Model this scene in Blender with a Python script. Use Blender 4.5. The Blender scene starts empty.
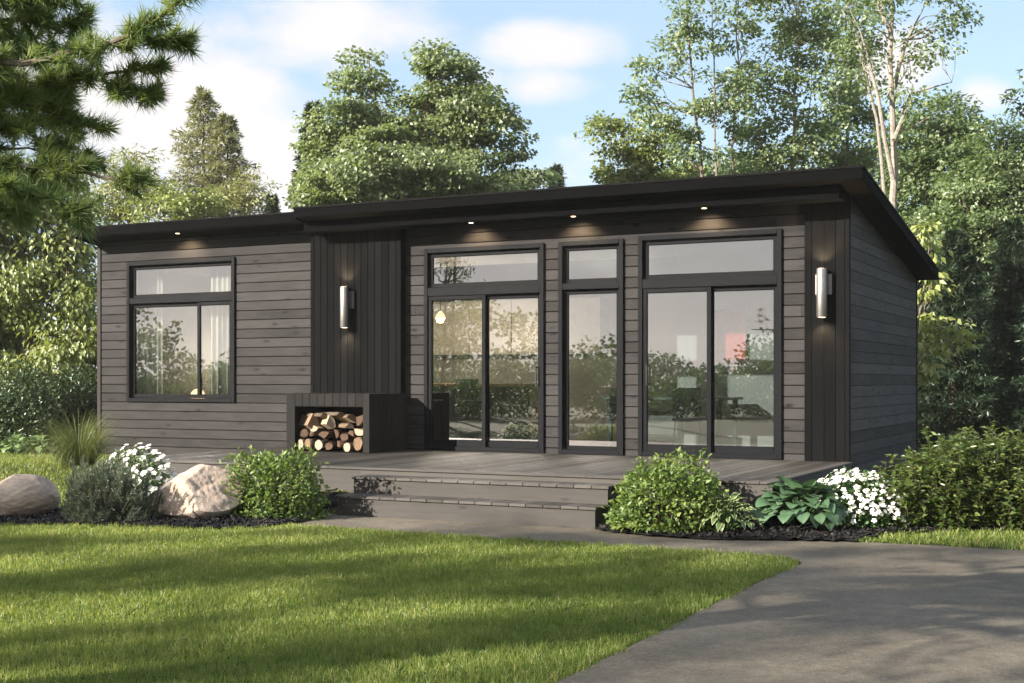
import bpy, bmesh, math, random
import numpy as np
from math import radians as RD, sin, cos, pi, sqrt
from mathutils import Vector, Matrix

# ------------------------------------------------------------------ camera, world, sun, exposure
scn = bpy.context.scene
COL = scn.collection
YAW = RD(26.904)
CAM = np.array([3.458, -15.739, 1.45])
FW = np.array([-sin(YAW), cos(YAW), 0.0]); RT = np.array([cos(YAW), sin(YAW), 0.0])
FPX = 1300.0; HOR = 381.0
cam_d = bpy.data.cameras.new("camera")
cam_d.sensor_width = 36.0
cam_d.lens = FPX / 1024 * 36
cam_d.shift_y = (HOR - 341.5) / 1024
cam_d.clip_start = 0.1; cam_d.clip_end = 2000
cam_o = bpy.data.objects.new("camera", cam_d); COL.objects.link(cam_o)
cam_o.location = CAM; cam_o.rotation_euler = (pi / 2, 0, YAW)
scn.camera = cam_o

SUN_EL = RD(22.0)
SUN_H = RD(35.0)                                     # to the left of the facade normal, in front of the house
SUN_V = Vector((-sin(SUN_H) * cos(SUN_EL), -cos(SUN_H) * cos(SUN_EL), sin(SUN_EL)))
sun_d = bpy.data.lights.new("sun", 'SUN'); sun_d.energy = 4.9; sun_d.angle = RD(0.6); sun_d.color = (1.0, 0.89, 0.75)
sun_o = bpy.data.objects.new("sun", sun_d); COL.objects.link(sun_o)
sun_o.rotation_euler = SUN_V.to_track_quat('Z', 'Y').to_euler()
sun_o.location = (-10, -14, 20)

world = bpy.data.worlds.new("World"); scn.world = world; world.use_nodes = True
wn = world.node_tree; wn.nodes.clear()
def WN(t, **kw):
    n = wn.nodes.new(t)
    for k, v in kw.items(): setattr(n, k, v)
    return n
def wl(a, b): wn.links.new(a, b)
sky = WN('ShaderNodeTexSky'); sky.sky_type = 'NISHITA'; sky.sun_disc = False
sky.sun_elevation = SUN_EL
sky.sun_rotation = math.atan2(SUN_V.x, SUN_V.y)
sky.air_density = 1.0; sky.dust_density = 0.6; sky.ozone_density = 1.5
tc = WN('ShaderNodeTexCoord')
CLOUDS = [  # azimuth px, elevation py in the picture, radius px x, y, weight : where clouds stand; the low left one is added for the sun's glow
    (150, 120, 190, 120, 1.0), (330, 30, 150, 60, 0.85), (250, 150, 120, 70, 0.9), (40, 40, 120, 80, .8), (250, 190, 150, 90, 1.15), (470, 75, 90, 40, .4), (545, 45, 85, 32, 0.95),
    (548, 88, 60, 26, 0.85), (570, 165, 60, 60, 0.5), (895, 62, 60, 40, 0.95), (985, 95, 40, 22, 0.8),
    (-300, 90, 260, 120, 0.9), (1300, 120, 200, 90, 0.8), (-900, 120, 300, 160, 0.9)]
sepv = None
total = None
for (px, py, rx, ry, w) in CLOUDS:
    d = FW + (px - 512) / FPX * RT + np.array([0, 0, (HOR - py) / FPX]); d = d / np.linalg.norm(d)
    sub = WN('ShaderNodeVectorMath', operation='SUBTRACT'); wl(tc.outputs['Generated'], sub.inputs[0]); sub.inputs[1].default_value = d
    # measure across (horizontal) and up separately
    rr = rx / FPX; hh = ry / FPX
    dh = WN('ShaderNodeVectorMath', operation='MULTIPLY'); wl(sub.outputs[0], dh.inputs[0]); dh.inputs[1].default_value = (1 / rr, 1 / rr, 1 / hh)
    ln = WN('ShaderNodeVectorMath', operation='LENGTH'); wl(dh.outputs[0], ln.inputs[0])
    mr = WN('ShaderNodeMapRange', interpolation_type='SMOOTHSTEP'); wl(ln.outputs['Value'], mr.inputs[0])
    mr.inputs[1].default_value = 1.35; mr.inputs[2].default_value = 0.1; mr.inputs[3].default_value = 0; mr.inputs[4].default_value = w
    if total is None: total = mr.outputs[0]
    else:
        mx = WN('ShaderNodeMath', operation='MAXIMUM'); wl(total, mx.inputs[0]); wl(mr.outputs[0], mx.inputs[1]); total = mx.outputs[0]
mp = WN('ShaderNodeMapping'); wl(tc.outputs['Generated'], mp.inputs[0]); mp.inputs['Scale'].default_value = (1, 1, 2.0)
nz = WN('ShaderNodeTexNoise'); wl(mp.outputs[0], nz.inputs[0]); nz.inputs['Scale'].default_value = 9.0; nz.inputs['Detail'].default_value = 9; nz.inputs['Roughness'].default_value = 0.6
nz2 = WN('ShaderNodeTexNoise'); wl(mp.outputs[0], nz2.inputs[0]); nz2.inputs['Scale'].default_value = 3.0; nz2.inputs['Detail'].default_value = 6
front = WN('ShaderNodeSeparateXYZ'); wl(tc.outputs['Generated'], front.inputs[0])
# unseen cloud deck behind the viewer, added to whiten what the glass mirrors
bk = WN('ShaderNodeMapRange'); wl(front.outputs[1], bk.inputs[0]); bk.inputs[1].default_value = 0.2; bk.inputs[2].default_value = -0.3; bk.inputs[3].default_value = 0; bk.inputs[4].default_value = 1.0
mx = WN('ShaderNodeMath', operation='MAXIMUM'); wl(total, mx.inputs[0]); wl(bk.outputs[0], mx.inputs[1]); total = mx.outputs[0]
a1 = WN('ShaderNodeMath', operation='MULTIPLY_ADD'); wl(nz.outputs[0], a1.inputs[0]); a1.inputs[1].default_value = 1.9; a1.inputs[2].default_value = -1.16
a2 = WN('ShaderNodeMath', operation='ADD'); wl(total, a2.inputs[0]); wl(a1.outputs[0], a2.inputs[1])
cl = WN('ShaderNodeMapRange', interpolation_type='SMOOTHSTEP'); wl(a2.outputs[0], cl.inputs[0]); cl.inputs[1].default_value = -0.05; cl.inputs[2].default_value = 0.8; cl.inputs[4].default_value = 0.93
ccol = WN('ShaderNodeMix', data_type='RGBA'); wl(nz2.outputs[0], ccol.inputs[0]); ccol.inputs[6].default_value = (3.3, 3.2, 3.25, 1); ccol.inputs[7].default_value = (4.2, 3.95, 3.8, 1)
# thin summer veil that lightens the blue
veil = WN('ShaderNodeMix', data_type='RGBA'); veil.inputs[0].default_value = 0.62; wl(sky.outputs[0], veil.inputs[6]); veil.inputs[7].default_value = (1.95, 2.6, 3.3, 1)
cmix = WN('ShaderNodeMix', data_type='RGBA'); wl(cl.outputs[0], cmix.inputs[0]); wl(veil.outputs[2], cmix.inputs[6]); wl(ccol.outputs[2], cmix.inputs[7])
bg = WN('ShaderNodeBackground'); wl(cmix.outputs[2], bg.inputs[0]); bg.inputs[1].default_value = 0.084
wo = WN('ShaderNodeOutputWorld'); wl(bg.outputs[0], wo.inputs[0])
scn.view_settings.view_transform = 'Standard'; scn.view_settings.look = 'None'
scn.view_settings.exposure = 1.75; scn.view_settings.gamma = 1.0
scn.cycles.max_bounces = 8; scn.cycles.diffuse_bounces = 3; scn.cycles.glossy_bounces = 4; scn.cycles.transparent_max_bounces = 12
scn.cycles.transmission_bounces = 6; scn.cycles.sample_clamp_indirect = 6
scn.cycles.use_denoising = True

def at(px, py, d):
    """world point seen at that pixel at forward distance d"""
    return CAM + d * (FW + (px - 512) / FPX * RT + np.array([0, 0, (HOR - py) / FPX]))

# ------------------------------------------------------------------ object helpers
def link(o, parent=None):
    COL.objects.link(o)
    if parent is not None: o.parent = parent
    return o
def thing(name, label, cat, loc, group=None, rotz=0):
    o = bpy.data.objects.new(name, None); o.empty_display_size = .2
    o.location = loc; o.rotation_euler = (0, 0, rotz)
    COL.objects.link(o); o['label'] = label; o['category'] = cat
    if group: o['group'] = group
    return o
def tag(o, label, cat, group=None):
    o['label'] = label; o['category'] = cat
    if group: o['group'] = group
    return o
def pmesh(name, V, Fc, m, parent=None, tint=None, smooth=False, loc=None, mats=None, midx=None, edge=None):
    """mesh from numpy arrays; V in world coordinates, stored relative to the parent's base (or loc)"""
    V = np.asarray(V, dtype=np.float64)
    if parent is not None:
        p = parent; off = np.zeros(3)
        while p is not None: off += np.array(p.location); p = p.parent
    else: off = np.array(loc) if loc is not None else np.zeros(3)
    V = V - off
    me = bpy.data.meshes.new(name)
    if isinstance(Fc, np.ndarray):
        k = Fc.shape[1]; n = len(Fc)
        me.vertices.add(len(V)); me.vertices.foreach_set("co", V.astype(np.float32).ravel())
        me.loops.add(n * k); me.loops.foreach_set("vertex_index", Fc.astype(np.int32).ravel())
        me.polygons.add(n); me.polygons.foreach_set("loop_start", np.arange(0, n * k, k, dtype=np.int32))
        me.update(calc_edges=True)
    else:
        me.from_pydata([tuple(v) for v in V], [], [tuple(f) for f in Fc]); me.update()
    if tint is not None:
        a = me.attributes.new("tint", 'FLOAT', 'POINT'); a.data.foreach_set("value", np.asarray(tint, dtype=np.float32))
    if edge is not None:
        a = me.attributes.new("edge", 'FLOAT', 'POINT'); a.data.foreach_set("value", np.asarray(edge, dtype=np.float32))
    for mm in (mats or [m]): me.materials.append(mm)
    if midx is not None: me.polygons.foreach_set("material_index", np.asarray(midx, dtype=np.int32))
    if smooth: me.polygons.foreach_set("use_smooth", np.ones(len(me.polygons), dtype=bool))
    o = bpy.data.objects.new(name, me)
    if parent is None and loc is not None: o.location = loc
    return link(o, parent)

class MB:
    """collects boxes, prisms, tubes into one mesh"""
    def __init__(s): s.v = []; s.f = []; s.t = []; s.m = []
    def add(s, vs, fs, tint=0.5, m=0):
        n = len(s.v); s.v += [tuple(map(float, v)) for v in vs]; s.f += [tuple(i + n for i in f) for f in fs]
        s.t += [tint] * len(vs); s.m += [m] * len(fs); return s
    def box(s, x0, x1, y0, y1, z0, z1, tint=0.5, m=0, bv=0.0):
        if bv <= 0:
            v = [(x0, y0, z0), (x1, y0, z0), (x1, y1, z0), (x0, y1, z0), (x0, y0, z1), (x1, y0, z1), (x1, y1, z1), (x0, y1, z1)]
            f = [(0, 3, 2, 1), (4, 5, 6, 7), (0, 1, 5, 4), (1, 2, 6, 5), (2, 3, 7, 6), (3, 0, 4, 7)]
            return s.add(v, f, tint, m)
        bm = bmesh.new(); bmesh.ops.create_cube(bm, size=1)
        for v in bm.verts: v.co = Vector(((x0 + x1) / 2 + v.co.x * (x1 - x0), (y0 + y1) / 2 + v.co.y * (y1 - y0), (z0 + z1) / 2 + v.co.z * (z1 - z0)))
        bmesh.ops.bevel(bm, geom=list(bm.edges), offset=bv, segments=1, affect='EDGES', profile=.5)
        bmesh.ops.recalc_face_normals(bm, faces=bm.faces)
        bm.verts.index_update()
        s.add([v.co for v in bm.verts], [[v.index for v in f.verts] for f in bm.faces], tint, m); bm.free(); return s
    def prism(s, poly, axis, a0, a1, tint=0.5, m=0):
        """poly: list of 2D points; axis 'x': (y,z) extruded in x; 'y': (x,z); 'z': (x,y)"""
        def P(p, a): return (a, p[0], p[1]) if axis == 'x' else ((p[0], a, p[1]) if axis == 'y' else (p[0], p[1], a))
        n = len(poly); v = [P(p, a0) for p in poly] + [P(p, a1) for p in poly]
        f = [tuple(range(n)), tuple(reversed(range(n, 2 * n)))] + [(i + n, (i + 1) % n + n, (i + 1) % n, i) for i in range(n)]
        return s.add(v, f, tint, m)
    def tube(s, pts, rads, n=6, tint=0.5, m=0, cap=True):
        pts = [Vector(p) for p in pts]; base = len(s.v); vs = []; fs = []
        up = None
        for i, p in enumerate(pts):
            d = (pts[min(i + 1, len(pts) - 1)] - pts[max(i - 1, 0)])
            if d.length < 1e-9: d = Vector((0, 0, 1))
            d.normalize()
            if up is None: up = d.orthogonal().normalized()
            else:
                up = up - d * up.dot(d)
                up = up.normalized() if up.length > 1e-6 else d.orthogonal().normalized()
            b = d.cross(up)
            for k in range(n):
                a = 2 * pi * k / n; vs.append(p + (up * cos(a) + b * sin(a)) * rads[i])
        for i in range(len(pts) - 1):
            for k in range(n):
                a = i * n + k; b = i * n + (k + 1) % n; fs.append((a, b, b + n, a + n))
        if cap:
            fs.append(tuple(reversed(range(n)))); fs.append(tuple(range((len(pts) - 1) * n, len(pts) * n)))
        return s.add(vs, fs, tint, m)
    def disc(s, c, axis, r, h, n=24, tint=.5, m=0):
        c = Vector(c); ax = Vector(axis).normalized()
        return s.tube([c, c + ax * h], [r, r], n, tint, m)
    def build(s, name, mm, parent=None, smooth=False, loc=None, fix=True):
        mats = mm if isinstance(mm, (list, tuple)) else [mm]
        o = pmesh(name, np.array(s.v), s.f, None, parent, tint=s.t, smooth=False, loc=loc, mats=mats, midx=s.m)
        if fix:
            bm = bmesh.new(); bm.from_mesh(o.data); bmesh.ops.recalc_face_normals(bm, faces=bm.faces); bm.to_mesh(o.data); bm.free()
        if smooth:
            o.data.polygons.foreach_set("use_smooth", np.ones(len(o.data.polygons), dtype=bool))
            o.data.set_sharp_from_angle(angle=RD(40))
        return o

# ------------------------------------------------------------------ materials
class NT:
    def __init__(s, name):
        s.m = bpy.data.materials.new(name); s.m.use_nodes = True; s.t = s.m.node_tree
        s.b = s.t.nodes['Principled BSDF']; s.out = s.t.nodes['Material Output']
    def n(s, t, **kw):
        x = s.t.nodes.new(t)
        for k, v in kw.items(): setattr(x, k, v)
        return x
    def l(s, a, b): s.t.links.new(a, b)
    def coord(s, scale=(1, 1, 1), which='Object'):
        c = s.n('ShaderNodeTexCoord'); mp = s.n('ShaderNodeMapping'); mp.inputs['Scale'].default_value = scale
        s.l(c.outputs[which], mp.inputs[0]); return mp.outputs[0]
    def noise(s, vec, scale, detail=5, rough=.55):
        x = s.n('ShaderNodeTexNoise'); x.inputs['Scale'].default_value = scale; x.inputs['Detail'].default_value = detail; x.inputs['Roughness'].default_value = rough
        if vec is not None: s.l(vec, x.inputs[0])
        return x.outputs[0]
    def ramp(s, fac, stops):
        r = s.n('ShaderNodeValToRGB'); e = r.color_ramp.elements
        while len(e) > 1: e.remove(e[-1])
        e[0].position = stops[0][0]; e[0].color = (*stops[0][1], 1)
        for p, c in stops[1:]:
            q = e.new(p); q.color = (*c, 1)
        s.l(fac, r.inputs[0]); return r.outputs[0]
    def mix(s, fac, a, b, blend='MIX'):
        x = s.n('ShaderNodeMix', data_type='RGBA', blend_type=blend)
        for inp, v in ((0, fac), (6, a), (7, b)):
            if hasattr(v, 'links') or hasattr(v, 'is_output'): s.l(v, x.inputs[inp])
            elif inp == 0: x.inputs[0].default_value = v
            else: x.inputs[inp].default_value = (*v, 1)
        return x.outputs[2]
    def math(s, op, a, b=None, c=None):
        x = s.n('ShaderNodeMath', operation=op)
        for i, v in enumerate((a, b, c)):
            if v is None: continue
            if hasattr(v, 'is_output'): s.l(v, x.inputs[i])
            else: x.inputs[i].default_value = v
        return x.outputs[0]
    def attr(s, name):
        x = s.n('ShaderNodeAttribute'); x.attribute_name = name; return x.outputs['Fac']
    def bump(s, h, strength=.3, dist=.01):
        x = s.n('ShaderNodeBump'); x.inputs['Strength'].default_value = strength; x.inputs['Distance'].default_value = dist
        s.l(h, x.inputs['Height']); s.l(x.outputs[0], s.b.inputs['Normal']); return x
    def set(s, color=None, rough=None, metal=None, spec=None):
        for k, v in (('Base Color', color), ('Roughness', rough), ('Metallic', metal), ('Specular IOR Level', spec)):
            if v is None: continue
            if hasattr(v, 'is_output'): s.l(v, s.b.inputs[k])
            elif k == 'Base Color': s.b.inputs[k].default_value = (*v, 1)
            else: s.b.inputs[k].default_value = v
        return s.m

def wood(name, dark, light, axis='x', rough=.6, knots=True, bump=.25, tintamp=.5, spec=.35):
    t = NT(name)
    sc = {'x': (1.2, 14, 14), 'y': (14, 1.2, 14), 'z': (14, 14, 1.2)}[axis]
    co = t.n('ShaderNodeTexCoord'); tin = t.attr('tint')
    # every board gets its own piece of the grain
    off = t.n('ShaderNodeCombineXYZ'); k = t.math('MULTIPLY', tin, 37.0); t.l(k, off.inputs[0]); t.l(t.math('MULTIPLY', tin, 91.0), off.inputs[1]); t.l(t.math('MULTIPLY', tin, 53.0), off.inputs[2])
    ad = t.n('ShaderNodeVectorMath', operation='ADD'); t.l(co.outputs['Object'], ad.inputs[0]); t.l(off.outputs[0], ad.inputs[1])
    mp = t.n('ShaderNodeMapping'); mp.inputs['Scale'].default_value = sc; t.l(ad.outputs[0], mp.inputs[0])
    g1 = t.noise(mp.outputs[0], 2.2, 8, .65)
    mp2 = t.n('ShaderNodeMapping'); mp2.inputs['Scale'].default_value = tuple(v * (1 if v < 2 else 5) for v in sc); t.l(ad.outputs[0], mp2.inputs[0])
    g2 = t.noise(mp2.outputs[0], 2.0, 6, .7)
    gl = t.noise(ad.outputs[0], 1.3, 3, .5)
    f = t.math('MULTIPLY_ADD', g1, .62, t.math('MULTIPLY', g2, .38))
    f = t.math('MULTIPLY_ADD', gl, .35, t.math('MULTIPLY', f, .8))
    f = t.math('ADD', f, t.math('MULTIPLY', t.math('SUBTRACT', tin, .5), tintamp))
    c = t.ramp(f, [(.28, dark), (.78, light)])
    if knots:
        kn = t.n('ShaderNodeTexVoronoi'); kn.inputs['Scale'].default_value = 1.0
        mk = t.n('ShaderNodeMapping'); mk.inputs['Scale'].default_value = {'x': (2.4, 7, 7), 'y': (7, 2.4, 7), 'z': (7, 7, 2.4)}[axis]; t.l(ad.outputs[0], mk.inputs[0])
        t.l(mk.outputs[0], kn.inputs[0])
        kd = t.n('ShaderNodeMapRange'); t.l(kn.outputs['Distance'], kd.inputs[0]); kd.inputs[1].default_value = .04; kd.inputs[2].default_value = .20; kd.inputs[3].default_value = .9; kd.inputs[4].default_value = 0
        c = t.mix(kd.outputs[0], c, tuple(x * .35 for x in dark))
    t.bump(f, bump, .006)
    return t.set(c, rough, spec=spec)

def plain(name, col, rough=.5, metal=0, spec=.5, var=.12, vs=6.0, bump=0.0, bs=40.0):
    t = NT(name); v = t.coord()
    n = t.noise(v, vs, 5, .6)
    c = t.ramp(n, [(.3, tuple(x * (1 - var) for x in col)), (.7, tuple(min(1, x * (1 + var)) for x in col))])
    if bump: t.bump(t.noise(v, bs, 4), bump, .004)
    r = t.math('MULTIPLY_ADD', n, .25, rough - .12)
    return t.set(c, r, metal, spec)

def leafmat(name, dark, mid, light, trans=.35, rough=.5, edgecol=None, spec=.06):
    t = NT(name); tin = t.attr('tint')
    c = t.ramp(tin, [(0.0, dark), (.5, mid), (1.0, light)])
    if edgecol is not None:
        e = t.attr('edge'); er = t.n('ShaderNodeMapRange'); t.l(e, er.inputs[0]); er.inputs[1].default_value = .55; er.inputs[2].default_value = .75
        c = t.mix(er.outputs[0], c, edgecol)
    d = t.n('ShaderNodeBsdfDiffuse'); t.l(c, d.inputs[0])
    tr = t.n('ShaderNodeBsdfTranslucent')
    hs = t.mix(.5, c, (light[0] * 1.15, light[1] * 1.25, light[2] * .55)); t.l(hs, tr.inputs[0])
    m1 = t.n('ShaderNodeMixShader'); m1.inputs[0].default_value = trans; t.l(d.outputs[0], m1.inputs[1]); t.l(tr.outputs[0], m1.inputs[2])
    g = t.n('ShaderNodeBsdfGlossy'); g.inputs['Roughness'].default_value = rough; g.inputs[0].default_value = (.9, .95, .9, 1)
    m2 = t.n('ShaderNodeMixShader'); m2.inputs[0].default_value = spec; t.l(m1.outputs[0], m2.inputs[1]); t.l(g.outputs[0], m2.inputs[2])
    t.l(m2.outputs[0], t.out.inputs[0]); t.t.nodes.remove(t.b)
    return t.m

def emit(name, col, st):
    t = NT(name); t.b.inputs['Base Color'].default_value = (*col, 1); t.b.inputs['Emission Color'].default_value = (*col, 1); t.b.inputs['Emission Strength'].default_value = st
    return t.m

M = {}
M['siding'] = wood('weathered_siding', (.0085, .0083, .0089), (.0405, .0394, .0418), 'x', .7, True, .5, .22, .12)
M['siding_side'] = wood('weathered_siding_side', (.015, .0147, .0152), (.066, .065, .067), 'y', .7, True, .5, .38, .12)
M['panel'] = wood('black_vertical_board', (.0030, .0032, .0035), (.0075, .0079, .0085), 'z', .8, False, .15, .3, .02)
M['boxwood'] = wood('charcoal_board', (.0100, .0102, .0105), (.0195, .0198, .0202), 'z', .75, False, .15, .3, .06)
M['trim'] = plain('black_trim', (.004, .004, .0043), .7, spec=.05, var=.1)
M['cornertrim'] = plain('grey_corner_trim', (.030, .029, .029), .6, spec=.1, var=.1)
M['fascia'] = plain('black_fascia', (.0024, .0027, .0031), .8, spec=.02, var=.12, vs=2)
M['soffit'] = plain('black_soffit', (.004, .004, .004), .8, spec=.05)
M['frame'] = plain('anthracite_frame', (.0042, .0052, .0072), .6, spec=.08, var=.06)
M['rubber'] = plain('black_gasket', (.003, .003, .0035), .7, spec=.05)
M['deck'] = wood('deck_board', (.017, .0165, .016), (.050, .048, .0455), 'y', .65, False, .3, .5, .2)
M['tread'] = wood('step_tread_board', (.036, .034, .032), (.085, .081, .076), 'y', .65, False, .3, .4, .2)
M['deckx'] = wood('deck_fascia_board', (.036, .034, .033), (.070, .066, .063), 'x', .65, True, .2, .3, .2)
M['sheath'] = plain('dark_sheathing', (.004, .004, .004), .9, spec=.03)
M['steel'] = plain('brushed_steel', (.26, .255, .25), .5, 1.0, var=.08, vs=20)
M['concrete_found'] = plain('foundation_concrete', (.20, .20, .19), .8, bump=.3)
M['plaster'] = plain('interior_plaster', (.34, .345, .335), .8, var=.03)
M['intfloor'] = wood('interior_floor_board', (.16, .10, .06), (.30, .20, .12), 'x', .4, False, .05, .3)
M['oak'] = wood('oak_counter', (.28, .16, .08), (.50, .32, .17), 'x', .4, False, .1, .3)
M['darkcab'] = plain('dark_cabinet', (.05, .05, .048), .4)
M['whitecab'] = plain('white_cabinet', (.55, .54, .51), .35)
M['curtain'] = plain('cream_linen', (.70, .64, .55), .85, var=.06, vs=30)
M['teal'] = plain('dark_teal_fabric', (.03, .055, .06), .8)
M['bulb'] = emit('warm_bulb', (1.0, .62, .32), 1.2)
M['lamplens'] = emit('warm_lamp_lens', (1.0, .70, .42), 2.5)
M['handle'] = plain('black_handle', (.012, .012, .012), .3)

def glassmat():
    t = NT('coated_window_glass')
    tr = t.n('ShaderNodeBsdfTransparent'); tr.inputs[0].default_value = (.72, .76, .77, 1)
    g = t.n('ShaderNodeBsdfGlossy'); g.inputs['Roughness'].default_value = .0; g.inputs[0].default_value = (.97, .98, 1, 1)
    v = t.coord(); nn = t.noise(v, .9, 2, .4)
    b = t.n('ShaderNodeBump'); b.inputs['Strength'].default_value = .05; b.inputs['Distance'].default_value = .02; t.l(nn, b.inputs['Height']); t.l(b.outputs[0], g.inputs['Normal'])
    lw = t.n('ShaderNodeFresnel'); lw.inputs[0].default_value = 1.5
    gm = t.n('ShaderNodeNewGeometry'); f = t.math('ADD', lw.outputs[0], .26); f = t.math('MULTIPLY', f, t.math('SUBTRACT', 1.0, gm.outputs['Backfacing']))
    mx = t.n('ShaderNodeMixShader'); t.l(f, mx.inputs[0]); t.l(tr.outputs[0], mx.inputs[1]); t.l(g.outputs[0], mx.inputs[2])
    t.l(mx.outputs[0], t.out.inputs[0]); t.t.nodes.remove(t.b); return t.m
M['glass'] = glassmat()

# ------------------------------------------------------------------ ground
def smooth(a, b, x):
    t = np.clip((np.asarray(x, float) - a) / (b - a), 0, 1); return t * t * (3 - 2 * t)
def ground_z(x, y):
    x = np.asarray(x, float); y = np.asarray(y, float)
    side = np.maximum(smooth(-4.4, -5.0, x), smooth(-1.7, -1.2, x))         # lower in front of the steps
    h = .20 * smooth(-4.2, -3.5, y) * side
    h = np.where(y > -3.4, np.maximum(h, .24 * smooth(-3.9, -3.2, y)), h)
    h = h * (1 - .85 * smooth(-.2, .5, x) * smooth(-1.0, -2.2, y)) * (1 - .8 * smooth(-4.9, -5.3, x) * smooth(-2.0, -3.2, y))
    far = np.hypot(x + 3, y)
    h = h + .03 * np.sin(x * .35 + 1.3) * np.sin(y * .27) * smooth(9, 14, far)
    return h

def concrete():
    t = NT('weathered_concrete'); v = t.coord()
    n1 = t.noise(v, .7, 6, .6); n2 = t.noise(v, 6, 6, .65); n3 = t.noise(v, 90, 3, .6)
    n4 = t.noise(v, 34, 4, .7); f = t.math('MULTIPLY_ADD', n1, .26, t.math('MULTIPLY_ADD', n2, .16, t.math('MULTIPLY_ADD', n3, .32, t.math('MULTIPLY', n4, .26))))
    c = t.ramp(f, [(.39, (.058, .050, .038)), (.50, (.122, .107, .084)), (.61, (.200, .178, .144))])
    vo = t.n('ShaderNodeTexVoronoi'); vo.inputs['Scale'].default_value = 140; t.l(v, vo.inputs[0])
    sp = t.n('ShaderNodeMapRange'); t.l(vo.outputs['Distance'], sp.inputs[0]); sp.inputs[1].default_value = .1; sp.inputs[2].default_value = .3; sp.inputs[3].default_value = .6; sp.inputs[4].default_value = 0
    c = t.mix(sp.outputs[0], c, (.045, .042, .038))
    vb = t.n('ShaderNodeTexVoronoi'); vb.inputs['Scale'].default_value = 60; t.l(v, vb.inputs[0])
    sb = t.n('ShaderNodeMapRange'); t.l(vb.outputs['Distance'], sb.inputs[0]); sb.inputs[1].default_value = .08; sb.inputs[2].default_value = .2; sb.inputs[3].default_value = .45; sb.inputs[4].default_value = 0
    c = t.mix(sb.outputs[0], c, (.24, .225, .20))
    st = t.n('ShaderNodeMapRange'); t.l(t.noise(t.coord((1, 1.6, 1)), 1.1, 8, .72), st.inputs[0]); st.inputs[1].default_value = .52; st.inputs[2].default_value = .68; st.inputs[3].default_value = 0; st.inputs[4].default_value = .42
    c = t.mix(st.outputs[0], c, (.055, .051, .045))
    t.bump(t.math('ADD', n3, n2), .35, .004)
    return t.set(c, .75, spec=.25)
M['concrete'] = concrete()
def soil():
    t = NT('lawn_soil'); v = t.coord()
    n = t.noise(v, 1.2, 6, .6); n2 = t.noise(v, 30, 4, .6)
    f = t.math('MULTIPLY_ADD', n, .6, t.math('MULTIPLY', n2, .4))
    c = t.ramp(f, [(.3, (.026, .036, .013)), (.55, (.042, .060, .019)), (.75, (.070, .085, .032))])
    t.bump(n2, .6, .02); return t.set(c, .9, spec=.1)
M['soil'] = soil()

s = np.linspace(-1, 1, 241); xs = -2 + 42 * s + 560 * s ** 7
ys = -3 + 42 * s + 560 * s ** 7
GX, GY = np.meshgrid(xs, ys, indexing='ij')
GZ = ground_z(GX, GY)
n = len(xs); V = np.stack([GX.ravel(), GY.ravel(), GZ.ravel()], 1)
ii = np.arange(n * n).reshape(n, n)
Q = np.stack([ii[:-1, :-1].ravel(), ii[1:, :-1].ravel(), ii[1:, 1:].ravel(), ii[:-1, 1:].ravel()], 1)
g = pmesh('ground', V, Q, M['soil'], smooth=True); g['kind'] = 'structure'

DRIVE = [(-4.30, -5.19), (-3.1, -5.17), (-1.8, -5.20), (-.63, -5.23), (.5, -5.27), (.78, -5.34), (.86, -5.55), (.84, -6.1), (.82, -7.0), (.83, -8.2), (.84, -9.2), (.84, -10.1), (.84, -22),
         (14, -22), (14, -3.93), (4, -3.94), (2.34, -3.94), (1.65, -3.92), (.93, -3.97), (.4, -4.13), (.1, -4.22), (-.2, -4.36), (-.46, -4.43), (-.98, -4.36), (-1.3, -4.24), (-1.52, -4.13), (-4.54, -4.13), (-4.68, -4.05), (-4.62, -4.5), (-4.42, -5.0)]
BED_L = [(-10.5, -7.3), (-8.3, -6.85), (-6.99, -6.46), (-6.3, -6.21), (-5.51, -6.0), (-4.9, -5.84), (-4.5, -5.6), (-4.38, -5.3), (-4.44, -5.0), (-4.62, -4.5), (-4.70, -4.1), (-4.75, -3.6), (-5.1, -3.55), (-6.2, -4.2), (-7.2, -4.95), (-8.4, -5.3), (-10.5, -5.9)]
BED_R = [(-1.50, -4.18), (-1.3, -4.29), (-.98, -4.41), (-.46, -4.48), (-.2, -4.41), (.1, -4.27), (.4, -4.18), (.93, -4.0), (1.1, -3.55), (1.7, -3.0), (2.4, -2.7), (3.6, -2.5), (5.2, -2.4), (5.2, -.6), (.4, -.3), (.4, -2.9), (.1, -3.25), (-1.2, -3.45), (-1.48, -3.75)]
def inside(poly, x, y):
    x = np.asarray(x); y = np.asarray(y); r = np.zeros(x.shape, bool); m = len(poly); j = m - 1
    for i in range(m):
        xi, yi = poly[i]; xj, yj = poly[j]
        if yi != yj:
            r ^= ((yi > y) != (yj > y)) & (x < (xj - xi) * (y - yi) / (yj - yi) + xi)
        j = i
    return r
mb = MB(); mb.prism(DRIVE, 'z', -.12, .012)
dv = mb.build('driveway', M['concrete']); dv['kind'] = 'structure'

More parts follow.
